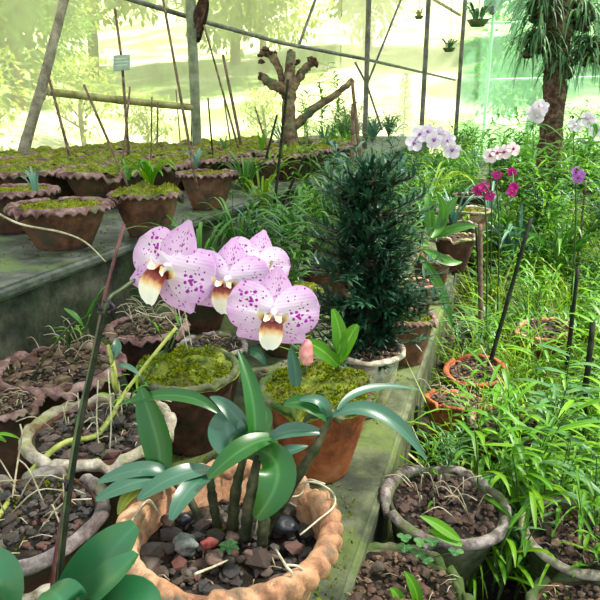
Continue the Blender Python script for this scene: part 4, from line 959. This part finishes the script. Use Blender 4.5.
for y_, lb in ((24, 'upper white rail across the green netting'), (80, 'lower white rail across the green netting')):
    a = D(482, y_ - 1 if y_ < 50 else y_, 12.0); b = D(640, y_ - 4, 12.4); M.setdefault('whiterail', surf('whitish rail', [(.3, (.5, .62, .56)), (.7, (.7, .78, .72))], 8, .5, .1, .001))
    pole([a, b], .022, 'whiterail', lb, 'rail', 'rail', group='rails on the green netting')
vert(487, 90, -.2, 12.0, 3, 'whiterail', 'white upright at the left end of the green netting rails', name='rail_post', group='rails on the green netting')
# dried leaf hanging from the pipe
m = MB(); c = D(205, 0, 4.7)
for k in range(5):
    leaf(m, [c + Vector((0, 0, .05)), c + cr * R.uniform(-.03, .02) + Vector((0, 0, -.05)), c + cr * R.uniform(-.08, -.02) + Vector((0, 0, -.2)), c + cr * R.uniform(-.10, -.05) + Vector((0, 0, -.30))], .09, camv, .6, 'oval', 10, 2, .3, R.uniform(-1, 1))
tag(m.build('dried_leaf', M['bark'], origin=c), 'curled brown dead leaf hanging by the top of the green post', 'dead leaf')
# stump
sroot = empty('leafless_stump', P(288, 143, .45)); tag(sroot, 'branching leafless tree stump with broken arms on the upper ledge', 'stump'); dS = 4.9
def br(nm, pts, rad, lab=None):
    m = MB(); tube(m, catmull([D(x, y, dS + z_) for x, y, z_ in pts], 6), [r_ * dS / F for r_ in rad], 12, .35); o = pl(m, nm, M['drift'], sroot); return o
br('trunk', [(291, 150, 0), (289, 120, 0), (290, 85, 0), (291, 52, 0)], [8, 6.5, 6, 6, 4])
br('branch', [(289, 100, 0), (280, 88, -.1), (268, 82, -.1), (262, 76, -.1)], [4, 4.5, 4.5, 3])
br('branch', [(285, 95, 0), (280, 72, .05), (272, 56, .05), (260, 52, .05)], [3.5, 3.2, 4.5, 3])
br('branch', [(291, 92, 0), (300, 76, .05), (308, 66, .05), (315, 62, .05)], [4, 4.5, 4, 3])
br('branch', [(293, 128, 0), (312, 110, -.05), (334, 96, -.05), (353, 80, -.05)], [4.5, 4, 3, 2.6])
m = MB()
for k in range(26):
    c = D(*[(R.uniform(256, 276), R.uniform(48, 62)), (R.uniform(283, 299), R.uniform(48, 66)), (R.uniform(260, 268), R.uniform(72, 84)), (R.uniform(308, 318), R.uniform(58, 68))][k % 4], dS + R.uniform(-.05, .05)); chunk(m, c, R.uniform(.014, .032), sq=(1, .7, .8), rough=.6)
tag(pl(m, 'flaking_bark', M['bark'], sroot), kind='stuff')
# conical evergreen
ce = empty('conical_evergreen', P(403, 140, .1)); tag(ce, 'small narrow conical evergreen above the shrub', 'shrub'); b = Vector(ce.location); d = depth(b); m = MB(); hh = (140 - 78) * d / F
tube(m, [b, b + Vector((0, 0, hh))], [.02, .006], 6); pl(m, 'stem', M['bark'], ce); m = MB()
for _ in range(1500):
    t = R.random(); a = R.uniform(0, 6.28); r_ = 10 * d / F * (1 - t * .6) * math.sqrt(R.random()); p = b + Vector((math.cos(a) * r_, math.sin(a) * r_, t * hh))
    leaf(m, [p, p + Vector((math.cos(a) * .03, math.sin(a) * .03, .03)), p + Vector((math.cos(a) * .05, math.sin(a) * .05, .05))], .018, n=2, k=1)
pl(m, 'foliage', M['shrub'], ce)

# ------------------------------------------------------------------ trunk with epiphytes
dT = 5.6; tb = D(552, 130, dT); tr = empty('trunk_tree', (tb.x, tb.y, -.2)); tag(tr, 'rough brown tree trunk before the green netting', 'tree trunk')
m = MB(); tube(m, catmull([(tb.x, tb.y, -.22), (tb.x, tb.y, .5), D(556, 60, dT), D(560, 10, dT), D(556, -60, dT)], 8), [.11, .095, .10, .13, .12], 16, .25); pl(m, 'bark', M['bark'], tr)
for i, (px, py, n, l, lb) in enumerate([(540, 8, 150, .36, 'hanging fern on the upper left of the trunk'), (582, 14, 150, .42, 'hanging fern on the upper right of the trunk'), (536, 40, 150, .36, 'drooping fern at mid trunk, left side'), (588, 48, 150, .42, 'drooping fern at mid trunk, right side'), (560, 62, 90, .28, 'small fern low on the trunk')]):
    c = D(px, py, dT - .08); root = empty('epiphyte_fern', c); tag(root, lb, 'fern', 'ferns hanging on the trunk'); m = MB()
    for _ in range(n):
        a = R.uniform(0, 6.28); s = R.uniform(.3, 1) * l; q = Vector((math.cos(a), math.sin(a) * .7, 0)); o = Vector((R.uniform(-.05, .05), R.uniform(-.03, .03), R.uniform(-.12, .08))); dr = R.uniform(.1, 1.1)
        leaf(m, [o, o + q * s * .5 + Vector((0, 0, R.uniform(.02, .2))), o + q * s * .95 + Vector((0, 0, R.uniform(-.1, .1))), o + q * s * 1.05 + Vector((0, 0, -s * dr))], R.uniform(.010, .02), n=6, k=1, prof='strap', fold=.3)
    m.build('fronds', M['fern'], root); m = MB()
    for _ in range(26): chunk(m, (R.uniform(-.1, .1), R.uniform(-.05, .08), R.uniform(-.12, .09)), R.uniform(.02, .045), rough=.6)
    tag(m.build('root_mass', M['bark'], root), kind='stuff')
# hanging plants
def hanging(px, py, d, r, label, n=24, mat='fern'):
    c = D(px, py, d); root = empty('hanging_plant', c); tag(root, label, 'hanging plant', 'hanging plants'); m = MB(); lathe(m, [(.001, -r * .6), (r * .6, -r * .55), (r, 0), (r * .85, 0), (r * .5, -r * .4)], 16); m.build('basket', M['mossy_clay'], root)
    m = MB(); tube(m, [(0, 0, 0), (0, 0, 3.85 - c.z)], .004, 4); m.build('wire', M['steel'], root); m = MB()
    for _ in range(n):
        a = R.uniform(0, 6.28); q = Vector((math.cos(a), math.sin(a), 0)); s = R.uniform(1, 2.2) * r
        leaf(m, [q * r * .4, q * s * .6 + Vector((0, 0, s * .9)), q * s + Vector((0, 0, s * .5))], .03, n=5, k=1)
    m.build('leaves', M[mat], root)
hanging(449, 48, 8.8, .09, 'small basket of greenery hanging left of the slim post'); hanging(478, 20, 8.0, .14, 'larger brown hanging plant at the top beside the green netting', 34); hanging(419, 16, 8.8, .07, 'tiny dry plant hanging against the left slim post', 12, 'grassdry')
# torn dark cloth at the top
M['cloth'] = surf('dark hanging cloth', [(.3, (.06, .05, .07)), (.7, (.14, .12, .15))], 4, .9, .2, .01)
m = MB(); n = 12
for i in range(n + 1):
    for j in range(n + 1):
        u, v = i / n, j / n; x = 484 + 26 * u; y = -12 + (14 + 14 * (1 - abs(2 * u - .6))) * v; m.v.append(D(x, y, 11.6 + .15 * math.sin(u * 9 + v * 2))); m.uv.append((u, v))
for i in range(n):
    for j in range(n): a = i * (n + 1) + j; m.f.append((a, a + n + 1, a + n + 2, a + 1))
o = m.build('hanging_cloth', M['cloth'], origin=D(497, -12, 11.6)); tag(o, 'dark sagging cloth at the top of the green netting', 'cloth')
sm = o.modifiers.new('thick', 'SOLIDIFY'); sm.thickness = .01

# ------------------------------------------------------------------ far flowers
def small_flower(root, c, r, mat, n=5, cen='magenta'):
    m = MB(); zax = (Vector((0, 0, H)) - c).normalized(); zax = (zax + Vector((R.uniform(-.5, .5), R.uniform(-.2, .2), R.uniform(-.2, .4)))).normalized()
    yax = (Vector((0, 0, 1)) - zax * zax.z).normalized(); xax = yax.cross(zax)
    for k in range(n):
        a = 2 * PI * k / n + PI / 2; d = xax * math.cos(a) + yax * math.sin(a); leaf(m, [c, c + d * r * .6 + zax * r * .1, c + d * r], r * (1.15 if k % 2 else .8), zax, .15, 'round', 6, 2)
    f = pl(m, 'flower', M[mat], root); m = MB(); chunk(m, c + zax * r * .12, r * .22, False); pl(m, 'lip', M[cen], f)
def spray(name, foot, pts, mat, r, label, cen='magenta', group='distant flower sprays', path=None):
    b = Vector((pts[0].x + .06, pts[0].y + .05, -.18)) if pts[0].x > XE else foot; root = empty(name, b); tag(root, label, 'orchid', group); m = MB()
    tube(m, catmull([b] + (path or [(b + pts[0]) / 2 + Vector((0, 0, .1))]) + pts, 5), [.004, .003, .002], 5); pl(m, 'flower_spike', M['spike'], root)
    m = MB()
    for k in range(8):
        a = k * .8; l = .2; leaf(m, [b, b + Vector((math.cos(a) * l * .5, math.sin(a) * l * .5, l * .6)), b + Vector((math.cos(a) * l, math.sin(a) * l, l * .5))], .03, prof='strap', n=6, k=1)
    pl(m, 'leaves', M['strap'], root)
    for p in pts: small_flower(root, p, r, mat, cen=cen)
dq = 2.8
spray('orchid_spray', P(440, 200, .1), [D(414, 143, dq), D(420, 134, dq), D(428, 132, dq), D(434, 140, dq - .03), D(440, 135, dq), D(447, 140, dq), D(452, 150, dq)], 'whitep', .041, 'arching spray of white-violet orchids above the shrub, seen beyond the weeds', 'purplep', path=[D(418, 175, dq), D(412, 155, dq)])
spray('orchid_spray', P(505, 190, 0), [D(490, 156, 3.0), D(497, 153, 3.0), D(504, 152, 3.0), D(513, 149, 3.0)], 'pinkp', .036, 'pale pink-white flower cluster right of the white-violet spray')
spray('orchid_spray', P(480, 235, 0), [D(484, 187, 2.4), D(490, 196, 2.4), D(478, 190, 2.45)], 'magenta', .022, 'deep magenta blooms at left of the two magenta sprays')
spray('orchid_spray', P(520, 225, 0), [D(497, 175, 2.5), D(512, 172, 2.5), D(512, 192, 2.4), D(514, 187, 2.42)], 'magenta', .02, 'magenta blooms below the pale pink cluster')
spray('orchid_spray', P(585, 240, 0), [D(576, 172, 2.4), D(580, 175, 2.4), D(578, 178, 2.4)], 'purplep', .022, 'small violet blooms near the right edge')
spray('orchid_spray', P(545, 150, 0), [D(534, 112, 4.6), D(541, 107, 4.6), D(537, 116, 4.6)], 'whitep', .06, 'white blooms at the left foot of the trunk', 'pinkp')
spray('orchid_spray', P(590, 150, 0), [D(575, 125, 4.3), D(588, 118, 4.3), D(590, 122, 4.3), D(596, 130, 4.3)], 'whitep', .05, 'white blooms right of the trunk', 'pinkp')
# dry fern clump far right
strap_plant('dead_fern', P(533, 205, -.2), 40, .45, .016, 'grassdry', 'brown withered fern among the greenery', spread=.5)
# bottom foreground weeds
for i, (px, py, zz, sc_) in enumerate([(455, 470, -.03, .45), (475, 455, -.1, .6), (500, 470, -.19, .75), (520, 480, -.19, .7), (530, 510, -.19, .7), (560, 505, -.05, .5), (590, 530, -.05, .5), (545, 560, -.19, .7), (520, 575, -.19, .6), (585, 585, -.1, .6), (560, 590, -.19, .7), (600, 490, -.19, .8), (570, 460, -.19, .8), (495, 530, -.19, .6), (470, 590, -.19, .5), (610, 560, -.19, .7), (540, 440, -.19, .7), (425, 480, -.03, .35)]):
    copy_tree(protos[(i * 3 + 1) % 4], loc=P(px, py, zz), rz=R.uniform(0, 6), sc=sc_, label='young narrow-leaved weed sprouting between and inside the sunken pots', group='weeds among the sunken pots')
for (x, y, zz, st_, h, ll, lw, mt, lb) in [(478, 545, -.15, 1, .26, .11, .018, 'weed', 'single bright weed with whorled leaves before the grey weathered pot'), (528, 545, -.15, 2, .26, .11, .02, 'weed', 'lance-leaved weed left of the tan rimmed pot'),
                                       (548, 470, -.15, 3, .30, .12, .024, 'weed2', 'broad lance-leaved weed behind the tan rimmed pot'), (585, 570, -.15, 2, .24, .12, .022, 'weed2', 'lance-leaved weed in the bottom right corner'),
                                       (500, 600, -.15, 3, .16, .10, .014, 'weed', 'low weed at the bottom edge between the sunken pots')]:
    stem_plant('leafy_weed', P(x, y, zz), st_, h, ll, lw, mt, lb, 'weed', 'weeds in front of the sunken pots', .25)
for lb, pts, w in [('pointed leaf pair lying across the grey weathered pot', [[(460, 540), (445, 530), (435, 522), (420, 516)], [(462, 545), (450, 538), (440, 534), (428, 530)]], .022),
                   ('two bright strap leaves at the bottom edge by the mossy pot', [[(418, 612), (420, 595), (412, 580), (404, 571)], [(402, 612), (402, 600), (396, 592), (390, 588)]], .022)]:
    root = empty('broad_leaf_plant', P(pts[0][0][0], pts[0][0][1], -.1)); tag(root, lb, 'plant')
    d = 1.02
    for q in pts: wl([D(x, y, d) for x, y in q], w, M['weed'], root, 'lance', .25, 10, 2, (0, -.5, .8))
cv = empty('clover_patch', P(420, 548, -.02)); tag(cv, 'cluster of small clover-like leaves between the two sunken pots', 'plant'); m = MB(); m2 = MB()
for (x, y) in [(404, 538), (420, 543), (432, 542), (418, 553), (426, 560), (405, 548), (456, 552)]:
    c = D(x, y, 1.06); tube(m2, [P(420, 560, -.05), c], .0008, 4)
    for k in range(3): a = k * 2.1 + R.random(); q = Vector((math.cos(a), math.sin(a), .1)) * .013; leaf(m, [c, c + q * .6, c + q], .014, prof='round', n=4, k=1)
pl(m2, 'stems', M['spike'], cv); pl(m, 'leaves', M['weed2'], cv)

# ------------------------------------------------------------------ trees outside the netting
def tree(loc, h, r, mat, label, n=3800, ls=.42, name='tree', group='trees outside the netting'):
    root = empty(name, loc); tag(root, label, 'tree', group); m = MB(); tube(m, catmull([(0, 0, -.3), (.1, 0, h * .4), (0, .1, h * .8)], 5), [r * .07, r * .03], 7, .2)
    for k in range(6):
        a = k * 1.05; tube(m, [(0, 0, h * (.3 + .07 * k)), (math.cos(a) * r * .6, math.sin(a) * r * .6, h * (.5 + .07 * k))], [r * .03, r * .01], 5)
    m.build('trunk', M['bark'], root); m = MB(); cs = [(Vector((R.uniform(-1, 1) * r * .6, R.uniform(-1, 1) * r * .6, h * R.uniform(.35, .9))), r * R.uniform(.35, .6)) for _ in range(9)]
    for _ in range(n):
        c, q = R.choice(cs); v = Vector((R.gauss(0, 1), R.gauss(0, 1), R.gauss(0, 1))).normalized() * q * R.uniform(.6, 1.05); p = c + v
        dr = (v.normalized() + Vector((R.uniform(-1, 1), R.uniform(-1, 1), R.uniform(-1, .4)))).normalized() * ls * R.uniform(.5, 1.1)
        leaf(m, [p, p + dr * .5, p + dr], ls * .45, n=3, k=1)
    m.build('foliage', M[mat], root); return root
tl = [tree((-14, 16, 1), 6, 3.0, 'treelf', 'hazy green tree on the bank seen through the pale netting'),
      tree((-20, 12, 2.5), 6.5, 3.2, 'treelf2', 'hazy green tree on the bank seen through the pale netting')]
for i, (x, y, z, s) in enumerate([(-25, 24, 3.2, 1.3), (-19, 27, 2.3, 1.2), (-13, 30, 3, 1.3), (-27, 16, 4.0, 1.2), (-7, 33, 3.6, 1.3), (-17, 20.5, 1.8, .8), (-22, 19, 3, 1.0), (-30, 30, 5, 1.4), (0, 34, 3.8, 1.3), (6, 30, 2.8, 1.2), (-23, 9, 3, 1.0), (-10, 26, 2, .8), (12, 32, 3.3, 1.3), (3, 27, 2, .9)]):
    copy_tree(tl[i % 2], loc=(x, y, z), rz=R.uniform(0, 6), sc=s)
bs = tree((-7.5, 7.5, -.4), 2.0, 1.0, 'treelf2', 'low bush just outside the pale netting', 900, .16, 'bush', 'bushes outside the netting')
for x, y, s in [(-8.5, 6.2, 1.1), (-6.4, 10.5, .7), (-9.5, 13, 1.1), (-6, 15.5, .8)]: copy_tree(bs, loc=(x, y, -.4), rz=R.uniform(0, 6), sc=s)
bs2 = tree((.4, 15.2, -.3), 3.2, 1.3, 'treelf', 'leafy bush behind the green netting', 1200, .2, 'bush', 'bushes behind the green netting')
copy_tree(bs2, loc=(2.9, 15.6, -.3), rz=2, sc=1.1)

# ------------------------------------------------------------------ light
w = bpy.data.worlds.new('sky'); SC.world = w; w.use_nodes = True; nt = w.node_tree; nt.nodes.clear()
bgn = nt.nodes.new('ShaderNodeBackground'); wo = nt.nodes.new('ShaderNodeOutputWorld'); bgn.inputs[0].default_value = (.82, .94, 1, 1); bgn.inputs[1].default_value = 1.9
nt.links.new(bgn.outputs[0], wo.inputs[0])
sl = bpy.data.lights.new('sun', 'SUN'); so = bpy.data.objects.new('sun', sl); COL.objects.link(so); sl.energy = 26; sl.angle = math.radians(5); sl.color = (1, .95, .82)
dirv = Vector((.62, .30, 1.0)).normalized(); so.rotation_euler = dirv.to_track_quat('Z', 'Y').to_euler()
SC.view_settings.view_transform = 'Standard'; SC.view_settings.look = 'None'; SC.view_settings.gamma = 1; SC.view_settings.use_curve_mapping = False
SC.view_settings.exposure = -0.35
SC.cycles.max_bounces = 8; SC.cycles.transparent_max_bounces = 12; SC.cycles.diffuse_bounces = 4
SC.cycles.use_denoising = True
